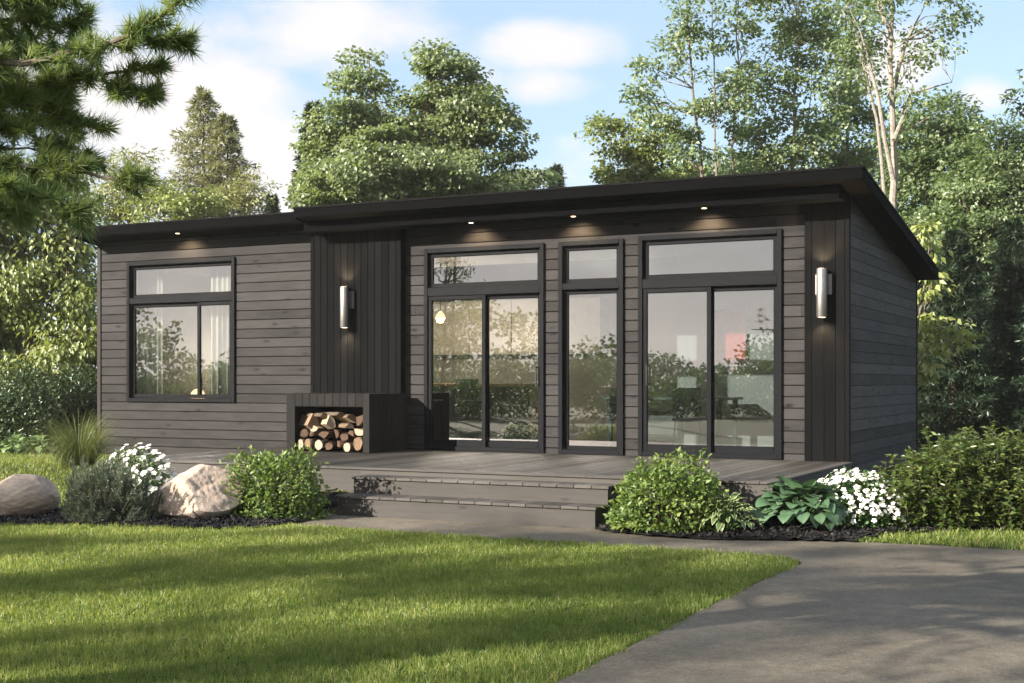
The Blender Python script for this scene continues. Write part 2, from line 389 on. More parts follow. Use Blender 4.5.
rng = np.random.default_rng(5)
def mulchmat():
    t = NT('dark_bark_mulch'); tin = t.attr('tint')
    c = t.ramp(tin, [(0, (.006, .006, .007)), (.7, (.018, .017, .018)), (1, (.045, .040, .038))])
    return t.set(c, .8, spec=.3)
M['mulch'] = mulchmat()
def mulch(poly, seed):
    r = np.random.default_rng(seed)
    px = np.array(poly); x0, y0 = px.min(0); x1, y1 = px.max(0)
    st = .06
    X, Y = np.meshgrid(np.arange(x0, x1, st), np.arange(y0, y1, st), indexing='ij')
    ok = inside(poly, X, Y)
    Z = ground_z(X, Y) + .022 + r.random(X.shape) * .02
    idx = np.arange(X.size).reshape(X.shape)
    q = np.stack([idx[:-1, :-1], idx[1:, :-1], idx[1:, 1:], idx[:-1, 1:]], -1).reshape(-1, 4)
    okq = ok[:-1, :-1] | ok[1:, 1:] | ok[1:, :-1] | ok[:-1, 1:]
    q = q[okq.ravel()]
    V = [np.stack([X.ravel(), Y.ravel(), Z.ravel()], 1)]; T = [np.full(X.size, .15)]
    Fq = [q]
    # bark chips
    area = (ok.sum()) * st * st; nch = int(area * 1300)
    cx = r.uniform(x0, x1, nch * 3); cy = r.uniform(y0, y1, nch * 3); k = inside(poly, cx, cy); cx = cx[k][:nch]; cy = cy[k][:nch]; nch = len(cx)
    cz = ground_z(cx, cy) + .04 + r.random(nch) * .012
    a = r.uniform(0, 2 * pi, nch); L = r.uniform(.012, .038, nch); W = r.uniform(.005, .012, nch)
    dx = np.stack([np.cos(a), np.sin(a), r.normal(0, .35, nch)], 1); dy = np.stack([-np.sin(a), np.cos(a), r.normal(0, .4, nch)], 1)
    c = np.stack([cx, cy, cz], 1)
    vv = np.stack([c - dx * L[:, None] - dy * W[:, None], c + dx * L[:, None] - dy * W[:, None], c + dx * L[:, None] + dy * W[:, None], c - dx * L[:, None] + dy * W[:, None]], 1).reshape(-1, 3)
    base = X.size
    V.append(vv); T.append(np.repeat(r.random(nch), 4)); Fq.append(np.arange(nch * 4).reshape(-1, 4) + base)
    o = pmesh('mulch_bed', np.concatenate(V), np.concatenate(Fq), M['mulch'], tint=np.concatenate(T)); o['kind'] = 'structure'
mulch(BED_L, 1); mulch(BED_R, 2)

# ------------------------------------------------------------------ house
ROOF_S = -.145
def roof_top(y): return 3.811 + ROOF_S * y
HX0, HX1, HY1 = -12.03, 0.0, 4.65
WB = .30                                              # bottom of the cladding
house = thing('cabin', 'single storey dark wood cabin with black shed roof and tall glazed doors', 'house', (-6, 0, .2))

OPEN = [(-11.36, -9.29, 1.17, 3.29), (-5.85, -4.09, .47, 3.25), (-3.775, -2.944, .47, 3.25), (-2.64, -.855, .47, 3.25)]
BH = .140; Z0 = .275
rngw = np.random.default_rng(11)
def segs(z0, z1, xa, xb):
    """split the row z0..z1 at the openings: list of (x0,x1,z0,z1)"""
    cuts = sorted({z0, z1} | {z for o in OPEN for z in o[2:] if z0 < z < z1})
    out = []
    for a, b in zip(cuts[:-1], cuts[1:]):
        mid = (a + b) / 2; iv = [(xa, xb)]
        for o in OPEN:
            if o[2] < mid < o[3]:
                nv = []
                for u, w in iv:
                    if o[1] <= u or o[0] >= w: nv.append((u, w)); continue
                    if o[0] > u: nv.append((u, o[0]))
                    if o[1] < w: nv.append((o[1], w))
                iv = nv
        out += [(u, w, a, b) for u, w in iv]
    return out
mb = MB(); sh = MB()
z = Z0
while z < 3.70:
    zt = min(z + BH, 3.715)
    joints = [HX0 + .06]
    while joints[-1] < -.5: joints.append(joints[-1] + rngw.uniform(4.5, 9))
    joints[-1] = -.02
    tints = rngw.random(len(joints))
    for (a, b, u, w) in segs(z + .003, zt - .003, HX0 + .06, -.02):
        for k in range(len(joints) - 1):
            p, q = max(a, joints[k]), min(b, joints[k + 1])
            if q - p < .01: continue
            jl = .001
            c0 = .007 if abs(u - z - .003) < 1e-6 else 0; c1 = .007 if abs(w - zt + .003) < 1e-6 else 0
            poly = [(0.03, u), (.004 + (.005 if c0 else 0), u), (0.0, u + c0), (0.0, w - c1), (.004 + (.005 if c1 else 0), w), (.03, w)]
            if not c0: poly = [poly[0], (0, u)] + poly[2:]
            mb.prism(poly, 'x', p + jl, q - jl, tint=float(tints[k]))
    z += BH
for (a, b, u, w) in segs(WB, 3.70, HX0 + .02, -.02): sh.box(a, b, .031, .15, u, w)
fwall = mb.build('front_wall', M['siding'], house)
sh.build('wall_core', M['sheath'], house)

# gable wall on the right: boards cut by the roof slope
def under(y): return roof_top(y) - .14
def side_wall(xa, xb, mat_, full=True):
    mb = MB(); z = Z0
    while z < 3.75:
        a, b = z + .003, min(z + BH, 3.8) - .003
        yb = (a - 3.671) / ROOF_S                  # where the slope meets this height
        yt = (b - 3.671) / ROOF_S
        Y0, Y1 = .03, HY1 - .03
        if yb > Y0:
            poly = [(Y0, a), (min(Y1, yb), a)]
            if yb < Y1: pass
            if yt >= Y1: poly += [(Y1, b), (Y0, b)]
            elif yt > Y0:
                if yb > Y1: poly += [(Y1, under(Y1))]
                poly += [(yt, b), (Y0, b)]
            else:
                if yb > Y1: poly += [(Y1, under(Y1))]
                poly += [(Y0, under(Y0))]
            mb.prism(poly, 'x', xa, xb, tint=float(rngw.random()))
        z += BH
    return mb.build('side_wall', mat_, house)
side_wall(-.018, 0.004, M['siding_side']); side_wall(HX0 - .004, HX0 + .018, M['siding_side'])
mb = MB()
for xa, xb in ((-.14, -.019), (HX0 + .019, HX0 + .14)):
    mb = MB(); mb.prism([(.16, WB), (HY1 - .03, WB), (HY1 - .03, under(HY1 - .03)), (.16, under(.16))], 'x', xa, xb); mb.build('wall_core', M['sheath'], house)
mb = MB(); z = Z0
while z < 2.9:
    mb.box(HX0 + .02, -.02, HY1 - .028, HY1, z + .003, min(z + BH, 2.99) - .003, float(rngw.random())); z += BH
mb.build('rear_wall', M['siding'], house)
# corner trims
mb = MB(); mb.box(HX0 - .02, HX0 + .055, -.018, .06, .28, 3.715, bv=.004); mb.build('corner_trim', M['cornertrim'], house)
mb = MB(); mb.box(-.03, .022, -.05, .028, .26, 3.66, bv=.004); mb.build('corner_trim', M['trim'], house)
mb = MB(); mb.box(-.03, .015, HY1 - .03, HY1 + .012, .26, 2.99, bv=.004); mb.build('corner_trim', M['trim'], house)
mb = MB(); mb.box(HX0 + .05, -.05, .05, HY1 - .05, .05, .272); mb.build('foundation', M['concrete_found'], house)
# dark vertical panels
def vpanel(x0, x1, y0, y1, z0, z1, edges, m, nm='accent_panel'):
    mb = MB(); mb.box(x0 + .004, x1 - .004, y0 + .008, y1, z0, z1)
    for a, b in zip(edges[:-1], edges[1:]): mb.box(a + .004, b - .004, y0, y0 + .03, z0 + .001, z1 - .001, float(rngw.random()), bv=.003)
    return mb.build(nm, m, house)
e = list(np.linspace(-7.70, -6.30, 13))
vpanel(-7.77, -6.215, -.13, -.001, .482, 3.60, [-7.77] + e + [-6.215], M['panel'])
vpanel(-.525, -.031, -.045, -.001, .30, 3.60, [-.525, -.43, -.28, -.14, -.031], M['panel'])

# roof
rng2 = np.random.default_rng(3)
def roof_piece(x0, x1, y0, y1, th=.135):
    mb = MB(); mb.prism([(y0, roof_top(y0) - .004), (y1, roof_top(y1) - .004), (y1, roof_top(y1) - th), (y0, roof_top(y0) - th)], 'x', x0, x1)
    return mb.build('roof', M['soffit'], house)
Y0M, Y0L, Y1R = -.67, -.46, 4.72
XL, XS, XR = -12.13, -7.63, .29
r1 = roof_piece(XS, XR, Y0M, Y1R); r2 = roof_piece(XL, XS - .002, Y0L, Y1R)
def fascia(parent, boxes=(), prisms=()):
    mb = MB()
    for b in boxes: mb.box(*b, bv=.003)
    for p in prisms: mb.prism(*p)
    mb.build('fascia', M['fascia'], parent)
def rake(y0, y1, a, b): return [(y0, roof_top(y0) - a), (y1, roof_top(y1) - a), (y1, roof_top(y1) - b), (y0, roof_top(y0) - b)]
zt = roof_top(-.69)
fascia(r1, [(XS - .02, XR + .022, -.692, -.671, zt - .145, zt - .022), (XS - .02, XR + .022, Y1R + .001, Y1R + .022, roof_top(Y1R) - .145, roof_top(Y1R) - .02)],
       [(rake(-.670, Y1R, .018, .15), 'x', XR + .001, XR + .022), (rake(-.670, Y0L - .002, .018, .15), 'x', XS - .02, XS - .001)])
mb = MB(); mb.box(XS - .03, XR + .034, -.704, -.62, zt - .02, zt + .004); mb.prism(rake(-.615, Y1R + .03, -.006, .018), 'x', XR - .05, XR + .034); mb.prism(rake(-.615, Y0L - .02, -.006, .018), 'x', XS - .03, XS + .05)
mb.build('drip_edge', M['trim'], r1)
ztl = roof_top(-.48)
fascia(r2, [(XL - .02, XS - .024, -.482, -.461, ztl - .15, ztl - .022)], [(rake(-.460, Y1R, .018, .15), 'x', XL - .022, XL - .001)])
mb = MB(); mb.box(XL - .034, XS - .034, -.494, -.41, ztl - .02, ztl + .004); mb.prism(rake(-.405, Y1R + .03, -.006, .018), 'x', XL - .034, XL + .05)
mb.build('drip_edge', M['trim'], r2)
# boxed soffit beam under the main eave and the flat soffit under the left eave
mb = MB(); mb.box(-7.65, -.01, -.455, -.435, 3.585, 3.735, bv=.003); mb.build('eave_beam', M['fascia'], house)
mb = MB()
for k in range(60):
    a = -7.645 + k * 7.63 / 60; mb.box(a + .0015, a + 7.63 / 60 - .0015, -.434, -.001, 3.602, 3.72, float(rng2.random()))
mb.build('soffit', M['soffit'], house)
mb = MB(); mb.box(XL + .02, -7.66, -.458, .028, 3.7165, 3.76); mb.build('soffit', M['soffit'], house)
def spot(name, loc, rot, w, ang=110, col=(1, .72, .42), size=.02):
    l = bpy.data.lights.new(name, 'SPOT'); l.energy = w; l.spot_size = RD(ang); l.spot_blend = .8; l.color = col; l.shadow_soft_size = size
    o = bpy.data.objects.new(name, l); COL.objects.link(o); o.location = loc; o.rotation_euler = rot; return o
for (x, y, zz) in ((-10.12, -.3, 3.7165), (-5.02, -.26, 3.602), (-3.5, -.26, 3.602), (-1.72, -.26, 3.602)):
    mb = MB(); mb.disc((x, y, zz - .006), (0, 0, 1), .042, .006, 20); rl = mb.build('recessed_light', M['steel'], house, smooth=True)
    mb = MB(); mb.disc((x, y, zz - .009), (0, 0, 1), .030, .0028, 20); mb.build('lens', M['lamplens'], rl)
    spot('recessed_light_glow', (x, y, zz - .02), (RD(24), 0, 0), 15, 125)

# glazing
def bars(mb, x0, x1, z0, z1, w, y0, y1, bv=.004, wb=None):
    wb = wb or w
    mb.box(x0, x0 + w, y0, y1, z0, z1, bv=bv); mb.box(x1 - w, x1, y0, y1, z0, z1, bv=bv)
    mb.box(x0 + w, x1 - w, y0, y1, z1 - w, z1, bv=bv); mb.box(x0 + w, x1 - w, y0, y1, z0, z0 + wb, bv=bv)
def glazing(kind, x0, x1, z0, z1, tb, cells, handle=None, label=None):
    """outer frame proud of the wall, a transom bar, one sash per cell: (x0,x1,z0,z1,setback,bottom rail)"""
    mb = MB(); bars(mb, x0, x1, z0, z1, .06, -.035, .10)
    mb.box(x0 + .06, x1 - .06, -.03, .10, tb[0], tb[1], bv=.004)
    t = mb.build(kind, M['frame'], house)
    if label: t['label'] = label
    for (a, b, c, d, yb, wb) in cells:
        mb = MB(); bars(mb, a, b, c, d, .055, yb, yb + .045, wb=wb); mb.build('sash', M['frame'], t)
        mb = MB(); bars(mb, a + .0555, b - .0555, c + wb + .0005, d - .0555, .006, yb + .012, yb + .03, bv=0); mb.build('gasket', M['rubber'], t)
        mb = MB(); mb.box(a + .05, b - .05, yb + .018, yb + .024, c + wb - .005, d - .05); mb.build('pane', M['glass'], t)
    if handle:
        hx, h0, h1, yb = handle; mb = MB()
        mb.box(hx - .009, hx + .009, yb - .055, yb - .037, h0, h1, bv=.003)
        for hz in (h0 + .02, h1 - .02): mb.box(hx - .009, hx + .009, yb - .037, yb, hz - .009, hz + .009)
        mb.build('handle', M['handle'], t)
    return t
glazing('window', -11.411, -9.243, 1.121, 3.340, (2.675, 2.765),
        [(-11.345, -9.309, 2.767, 3.278, .03, .05), (-11.345, -9.95, 1.183, 2.673, .03, .055), (-9.99, -9.309, 1.184, 2.672, -.006, .055)])
glazing('sliding_door', -5.90, -4.037, .482, 3.300, (2.635, 2.755),
        [(-5.838, -4.099, 2.757, 3.238, .02, .05), (-5.838, -4.93, .50, 2.633, -.015, .13), (-4.975, -4.099, .50, 2.632, .035, .13)], (-4.163, 1.39, 1.655, .035), None)
glazing('tall_window', -3.825, -2.894, .482, 3.300, (2.66, 2.745),
        [(-3.763, -2.956, 2.747, 3.238, .03, .05), (-3.763, -2.956, .50, 2.658, .03, .085)])
glazing('sliding_door', -2.689, -.805, .482, 3.320, (2.64, 2.76),
        [(-2.627, -.867, 2.762, 3.258, .02, .05), (-2.627, -1.71, .50, 2.638, -.015, .13), (-1.755, -.867, .50, 2.637, .035, .13)], (-2.560, 1.39, 1.66, -.015), None)

# interior shell
mb = MB(); mb.box(HX0 + .15, -.15, .155, HY1 - .16, .40, .475); mb.build('interior_floor', M['intfloor'], house)
mb = MB(); mb.box(HX0 + .15, -.15, 3.9, 3.98, .476, 3.3); mb.box(HX0 + .145, HX0 + .175, .16, 3.89, .476, 3.3); mb.box(-.175, -.145, .16, 3.89, .476, 3.3); mb.box(-8.2, -8.1, .16, 3.89, .476, 3.3); mb.box(-2.95, -1.45, 2.2, 2.3, .476, 3.3)
mb.build('interior_wall', M['plaster'], house)
mb = MB(); mb.box(HX0 + .15, -.15, .16, 3.9, 3.302, 3.36); mb.build('interior_ceiling', M['plaster'], house)

# things inside, seen through the glass
def curtain(x0, x1, label):
    nx = 90; X = np.linspace(x0, x1, nx); k = np.arange(nx)
    yv = .34 + .035 * np.sin(X * 62) + .012 * np.sin(X * 23 + 1)
    V = np.concatenate([np.stack([X, yv, np.full(nx, .55)], 1), np.stack([X, yv * .5 + .17, np.full(nx, 3.24)], 1)])
    Q = np.stack([k[:-1], k[1:], k[1:] + nx, k[:-1] + nx], 1)
    o = pmesh('curtain', V, Q, M['curtain'], smooth=True, loc=((x0 + x1) / 2, .34, .55))
    md = o.modifiers.new('thickness', 'SOLIDIFY'); md.thickness = .004
    return tag(o, label, 'curtain', 'cream curtains behind the left window')
curtain(-11.62, -11.0, 'cream curtain gathered at the left side of the three-pane window')
curtain(-10.02, -9.58, 'narrow cream curtain gathered at the right side of the three-pane window')
def sphere(mb, c, r, n=12, zs=1.0, tint=.5, m=0):
    vs = []; fs = []
    for i in range(n + 1):
        a = pi * i / n
        for j in range(2 * n): b = pi * j / n; vs.append((c[0] + r * sin(a) * cos(b), c[1] + r * sin(a) * sin(b), c[2] + r * zs * cos(a)))
    for i in range(n):
        for j in range(2 * n):
            fs.append((i * 2 * n + j, i * 2 * n + (j + 1) % (2 * n), (i + 1) * 2 * n + (j + 1) % (2 * n), (i + 1) * 2 * n + j))
    mb.add(vs, fs, tint, m)
t = thing('table_lamp', 'round glowing table lamp standing low behind the left window', 'lamp', (-10.62, .75, .475))
mb = MB(); mb.box(-10.85, -10.4, .55, 1.0, 1.02, 1.06); 
for a in (-10.83, -10.44):
    for b in (.57, .96): mb.box(a, a + .03, b, b + .03, .476, 1.02)
nt = mb.build('side_table', M['darkcab'], loc=(-10.62, .77, .476)); tag(nt, 'small dark side table under the glowing round lamp', 'table')
mb = MB(); mb.disc((-10.62, .75, 1.061), (0, 0, 1), .06, .03, 16); mb.build('base', M['steel'], t, smooth=True)
mb = MB(); sphere(mb, (-10.62, .75, 1.21), .115); mb.build('globe', M['bulb'], t, smooth=True)
def pendant(x, y, z, r, label):
    t = thing('pendant_lamp', label, 'lamp', (x, y, z))
    mb = MB(); mb.tube([(x, y, z + r), (x, y, 3.30)], [.006, .006], 6); mb.build('cord', M['rubber'], t)
    mb = MB(); mb.tube([(x, y, z + r * 1.1), (x, y, z + r * .5), (x, y, z - r * .2), (x, y, z - r)], [r * .18, r * .75, r * .95, r * .5], 18); mb.build('lamp_shade', M['bulb'], t, smooth=True)
    l = bpy.data.lights.new('pendant_lamp_glow', 'POINT'); l.energy = 60 * r / .085 * (.75 if x > -8 else .2); l.color = (1, .74, .48); l.shadow_soft_size = .1
    lo = bpy.data.objects.new('pendant_lamp_glow', l); COL.objects.link(lo); lo.location = (x, y, z - r - .12)
pendant(-6.75, 1.9, 2.45, .085, 'warm pendant lamp hanging behind the left sliding door')
pendant(-11.2, 2.6, 2.1, .10, 'small warm pendant lamp glowing behind the left curtain')
t = thing('kitchen_island', 'kitchen island with pale oak worktop behind the left sliding door', 'kitchen island', (-6.2, 2.1, .475))
mb = MB(); mb.box(-7.6, -5.0, 1.75, 2.45, 1.36, 1.41, bv=.005); mb.build('worktop', M['oak'], t)
mb = MB(); mb.box(-7.5, -5.15, 1.95, 2.4, .48, 1.359); mb.build('cabinet', M['darkcab'], t)
mb = MB(); mb.box(-5.14, -5.04, 1.8, 2.4, .48, 1.359); mb.build('end_panel', M['oak'], t)
def stool(x, y, label):
    t = thing('bar_stool', label, 'stool', (x, y, .475), 'bar stools at the kitchen island')
    mb = MB(); mb.box(x - .19, x + .19, y - .18, y + .18, 1.12, 1.16, bv=.01); mb.build('seat', M['teal'], t)
    mb = MB(); mb.box(x - .19, x + .19, y - .2, y - .17, 1.3, 1.48, bv=.008); mb.box(x - .17, x - .145, y - .195, y - .175, 1.16, 1.3); mb.box(x + .145, x + .17, y - .195, y - .175, 1.16, 1.3); mb.build('backrest', M['teal'], t)
    for a in (-1, 1):
        for b in (-1, 1):
            mb = MB(); mb.tube([(x + a * .15, y + b * .14, 1.12), (x + a * .19, y + b * .18, .476)], [.012, .012], 6); mb.build('leg', M['handle'], t)
stool(-6.75, 1.5, 'dark bar stool at the left end of the oak island'); stool(-5.95, 1.5, 'dark bar stool near the pale end panel of the oak island')
t = thing('dining_table', 'dining table with glass-green top behind the right sliding door', 'table', (-2.8, 1.57, .475))
mb = MB(); mb.box(-3.7, -1.9, 1.15, 2.0, 1.19, 1.225, bv=.006); mb.build('tabletop', plain('table_top', (.09, .12, .12), .3), t)
for a in (-3.6, -2.0):
    for b in (1.22, 1.93):
        mb = MB(); mb.box(a - .03, a + .03, b - .03, b + .03, .476, 1.19); mb.build('leg', M['teal'], t)
def chair(x, y, f, label):
    t = thing('dining_chair', label, 'chair', (x, y, .475), 'chairs around the dining table')
    mb = MB(); mb.box(x - .21, x + .21, y - .21, y + .21, .91, .96, bv=.015); mb.build('seat', M['teal'], t)
    mb = MB(); mb.box(x - .2, x + .2, y + f * .2 - .02, y + f * .2 + .02, .97, 1.36, bv=.012); mb.build('backrest', M['teal'], t)
    for a in (-1, 1):
        for b in (-1, 1):
            mb = MB(); mb.tube([(x + a * .17, y + b * .17, .91), (x + a * .2, y + b * .2, .476)], [.014, .012], 6); mb.build('leg', M['handle'], t)
chair(-3.2, .95, -1, 'dark teal chair at the window side of the dining table, seen through the tall window')
chair(-2.3, .95, -1, 'dark teal chair at the window side of the dining table, seen through the right door')
t = thing('sofa', 'pale grey sofa low against the back wall behind the right sliding door', 'sofa', (-2.6, 3.3, .475))
sof = plain('pale_sofa_fabric', (.16, .165, .155), .9)
mb = MB(); mb.box(-4.1, -1.6, 2.95, 3.75, .6, .92, bv=.04); mb.build('seat', sof, t)
mb = MB(); mb.box(-4.1, -1.6, 3.6, 3.85, .93, 1.42, bv=.05); mb.build('backrest', sof, t)
t = thing('wall_picture', 'red abstract picture in a black frame on the inner wall behind the right door', 'picture', (-2.17, 2.18, 2.05))
def redart():
    q = NT('red_canvas'); v = q.coord(); a = q.noise(v, 3.0, 8, .7); b = q.noise(v, 14, 5, .7)
    f = q.math('MULTIPLY_ADD', a, .7, q.math('MULTIPLY', b, .3))
    return q.set(q.ramp(f, [(.38, (.22, .015, .010)), (.5, (.50, .035, .02)), (.6, (.60, .10, .05)), (.72, (.62, .30, .20))]), .7)
AX0, AX1, AZ0, AZ1 = -2.44, -1.90, 1.68, 2.46
mb = MB(); bars(mb, AX0, AX1, AZ0, AZ1, .022, 2.155, 2.197); mb.build('frame', M['handle'], t)
mb = MB(); mb.box(AX0 + .022, AX1 - .022, 2.17, 2.19, AZ0 + .022, AZ1 - .022); mb.build('canvas', redart(), t)
t = thing('kitchen_cabinet', 'row of white kitchen wall cabinets at the back of the cabin', 'cabinet', (-6.2, 3.7, 1.9))
for k in range(4):
    mb = MB(); mb.box(-7.9 + k * .8, -7.12 + k * .8, 3.5, 3.52, 1.92, 2.78, bv=.003); mb.build('door', M['whitecab'], t)
mb = MB(); mb.box(-7.9, -4.72, 3.521, 3.89, 1.9, 2.8); mb.build('carcass', M['whitecab'], t)

# wall lamps
def wall_lamp(x, yb, label):
    t = thing('wall_lamp', label, 'lamp', (x, yb, 2.5), 'cylinder wall lamps on the black panels')
    mb = MB(); mb.box(x - .10, x + .10, yb - .022, yb - .001, 2.49, 2.74, bv=.004); mb.build('mounting_plate', M['steel'], t)
    mb = MB(); mb.box(x - .025, x + .025, yb - .045, yb - .022, 2.47, 2.62); mb.build('bracket', M['steel'], t)
    yc = yb - .10
    mb = MB(); mb.tube([(x, yc, 2.215), (x, yc, 2.22), (x, yc, 2.795), (x, yc, 2.80)], [.061, .064, .064, .061], 32); mb.build('shade', M['steel'], t, smooth=True)
    for zz, d in ((2.8, 1), (2.215, -1)):
        mb = MB(); mb.disc((x, yc, zz + d * .0005), (0, 0, d), .042, .002, 20); mb.build('lens', M['lamplens'], t)
        spot('wall_lamp_glow', (x, yc, zz + d * .02), (0 if d < 0 else pi, 0, 0), 16.0 if d > 0 else 12.0, 120)
wall_lamp(-7.10, -.13, 'steel cylinder wall lamp on the black column above the firewood')
wall_lamp(-.285, -.045, 'steel cylinder wall lamp on the black corner panel beside the right door')

# ------------------------------------------------------------------ deck and steps
deck = thing('wooden_deck', 'low grey wooden deck along the glazed front of the cabin', 'deck', (-4, -1.75, .2))
DX0, DX1, DY0 = -8.3, .06, -3.50
mb = MB(); nb = 55; w = (DX1 - .14 - DX0) / nb
for k in range(nb): mb.box(DX0 + k * w + .0025, DX0 + (k + 1) * w - .0025, DY0 + .145, -.051 if DX0 + k * w > -.6 else -.002, .455, .48, float(rngw.random()), bv=.003)
mb.build('deck_boards', M['deck'], deck)
mb = MB(); 
xx = DX0
while xx < DX1 - .2:
    x2 = min(DX1 - .14, xx + 3.2); mb.box(xx + .001, x2 - .001, DY0, DY0 + .142, .455, .4805, float(rngw.random()), bv=.004); xx = x2
mb.box(DX1 - .138, DX1, DY0, -.051, .4555, .481, .6, bv=.004); mb.build('edge_board', M['deckx'], deck)
mb = MB(); xx = DX0 + .02
while xx < DX1 - .1:
    x2 = min(DX1 - .045, xx + 3.6); mb.box(xx + .001, x2 - .001, DY0 + .02, DY0 + .044, .19, .454, float(rngw.random())); xx = x2
mb.box(DX1 - .044, DX1 - .02, DY0 + .02, -.052, .15, .454, .5); mb.box(DX0 + .02, DX0 + .044, DY0 + .046, -.01, .15, .454, .5)
mb.build('fascia_board', M['deckx'], deck)
mb = MB(); mb.box(DX0 + .06, DX1 - .06, DY0 + .08, -.03, .1, .44); mb.build('joist_frame', M['sheath'], deck)
steps = thing('wooden_steps', 'two wide wooden steps in front of the deck', 'steps', (-3.03, -3.8, 0))
for (y0, y1, zt_, zb) in ((-3.83, -3.482, .405, .2), (-4.15, -3.81, .225, .0)):
    mb = MB(); nb = 16; X0, X1 = -4.56, -1.51; w = (X1 - X0) / nb
    for k in range(nb): mb.box(X0 + k * w + .003, X0 + (k + 1) * w - .003, y0, y1 + (.0 if zb else -.003), zt_ - .028, zt_, float(rngw.random()), bv=.003)
    mb.build('tread', M['tread'], steps)
    mb = MB(); mb.box(X0 + .02, X1 - .02, y0 + .022, y0 + .046, zb + (.002 if zb else -.02), zt_ - .029, float(rngw.random())); mb.build('riser', M['deckx'], steps)
    for xa in (X0 + .02, X1 - .044): mb = MB(); mb.box(xa, xa + .024, y0 + .047, y1 if zb else -3.485, zb + .001 if zb else -.02, zt_ - .029, .4); mb.build('side_board', M['deckx'], steps)

# ------------------------------------------------------------------ firewood box and logs
fb = thing('firewood_box', 'charcoal wooden firewood box below the black column on the deck', 'firewood box', (-6.8, -.55, .48))
BX0, BX1, BY0, BZ1 = -7.488, -6.123, -1.08, 1.278
mb = MB()
mb.box(BX0, -7.345, BY0, BY0 + .035, .4815, BZ1, .3, bv=.003); mb.box(-6.225, BX1, BY0, BY0 + .035, .4815, BZ1, .7, bv=.003)
e = np.linspace(-7.345, -6.225, 10)
for a, b in zip(e[:-1], e[1:]): mb.box(a + .002, b - .002, BY0 + .003, BY0 + .035, 1.10, BZ1 - .002, float(rngw.random()), bv=.003)
mb.build('front_panel', M['boxwood'], fb)
e = np.linspace(BY0 + .036, -.132, 10)
for xo, xi in ((BX1 - .03, BX1 - .045), (BX0, BX0 + .031)):
    mb = MB()
    for a, b in zip(e[:-1], e[1:]): mb.box(xo, xo + .03, a + .002, b - .002, .4815, BZ1, float(rngw.random()), bv=.003)
    mb.box(xi, xi + .014, BY0 + .036, -.133, .4815, BZ1 - .01)
    mb.build('side_panel', M['boxwood'], fb)
mb = MB(); mb.box(BX0 + .046, BX1 - .046, BY0 + .036, -.133, BZ1 - .035, BZ1 - .003); mb.build('top', M['boxwood'], fb)
mb = MB(); mb.box(BX0 + .046, BX1 - .046, -.45, -.42, .482, BZ1 - .036); mb.box(BX0 + .046, BX1 - .046, BY0 + .036, -.451, .4815, .492); mb.build('lining', M['sheath'], fb)

def barkmat(nm, a, b):
    t = NT(nm); v = t.coord((20, 4, 20)); n1 = t.noise(v, 2.2, 7, .7)
    c = t.ramp(n1, [(.3, a), (.7, b)]); t.bump(n1, .9, .012); return t.set(c, .85, spec=.15)
def cutmat(nm, a, b, ctr=(0, 0)):
    t = NT(nm); co = t.coord((1, .0, 1)); ln = t.n('ShaderNodeVectorMath', operation='LENGTH'); t.l(co, ln.inputs[0])
    nn = t.noise(t.coord(), 14, 4); r = t.math('MULTIPLY_ADD', nn, .012, ln.outputs['Value'])
    sn = t.math('SINE', t.math('MULTIPLY', r, 520.0)); f = t.math('MULTIPLY_ADD', sn, .22, t.math('MULTIPLY_ADD', t.noise(t.coord(), 30, 5), .7, .12))
    return t.set(t.ramp(f, [(.1, a), (.9, b)]), .8, spec=.15)
def splitmat(nm, a, b):
    t = NT(nm); v = t.coord((25, 3, 25)); n1 = t.noise(v, 2, 6, .7); t.bump(n1, .6, .01)
    return t.set(t.ramp(n1, [(.3, a), (.7, b)]), .8, spec=.15)
BK = [barkmat('bark_grey', (.045, .035, .028), (.15, .12, .095)), barkmat('bark_brown', (.022, .012, .009), (.075, .04, .026)), barkmat('bark_tan', (.08, .055, .035), (.19, .135, .09))]
CT = [cutmat('cut_pale', (.22, .18, .13), (.36, .31, .25)), cutmat('cut_tan', (.11, .075, .048), (.21, .145, .095)), cutmat('cut_brown', (.05, .033, .024), (.11, .070, .048))]
SPL = [splitmat('split_cream', (.22, .165, .11), (.40, .32, .22)), splitmat('split_brown', (.045, .029, .02), (.10, .063, .042)), splitmat('split_tan', (.13, .09, .06), (.26, .19, .13))]
OX = np.linspace(-7.345, -6.225, 2)
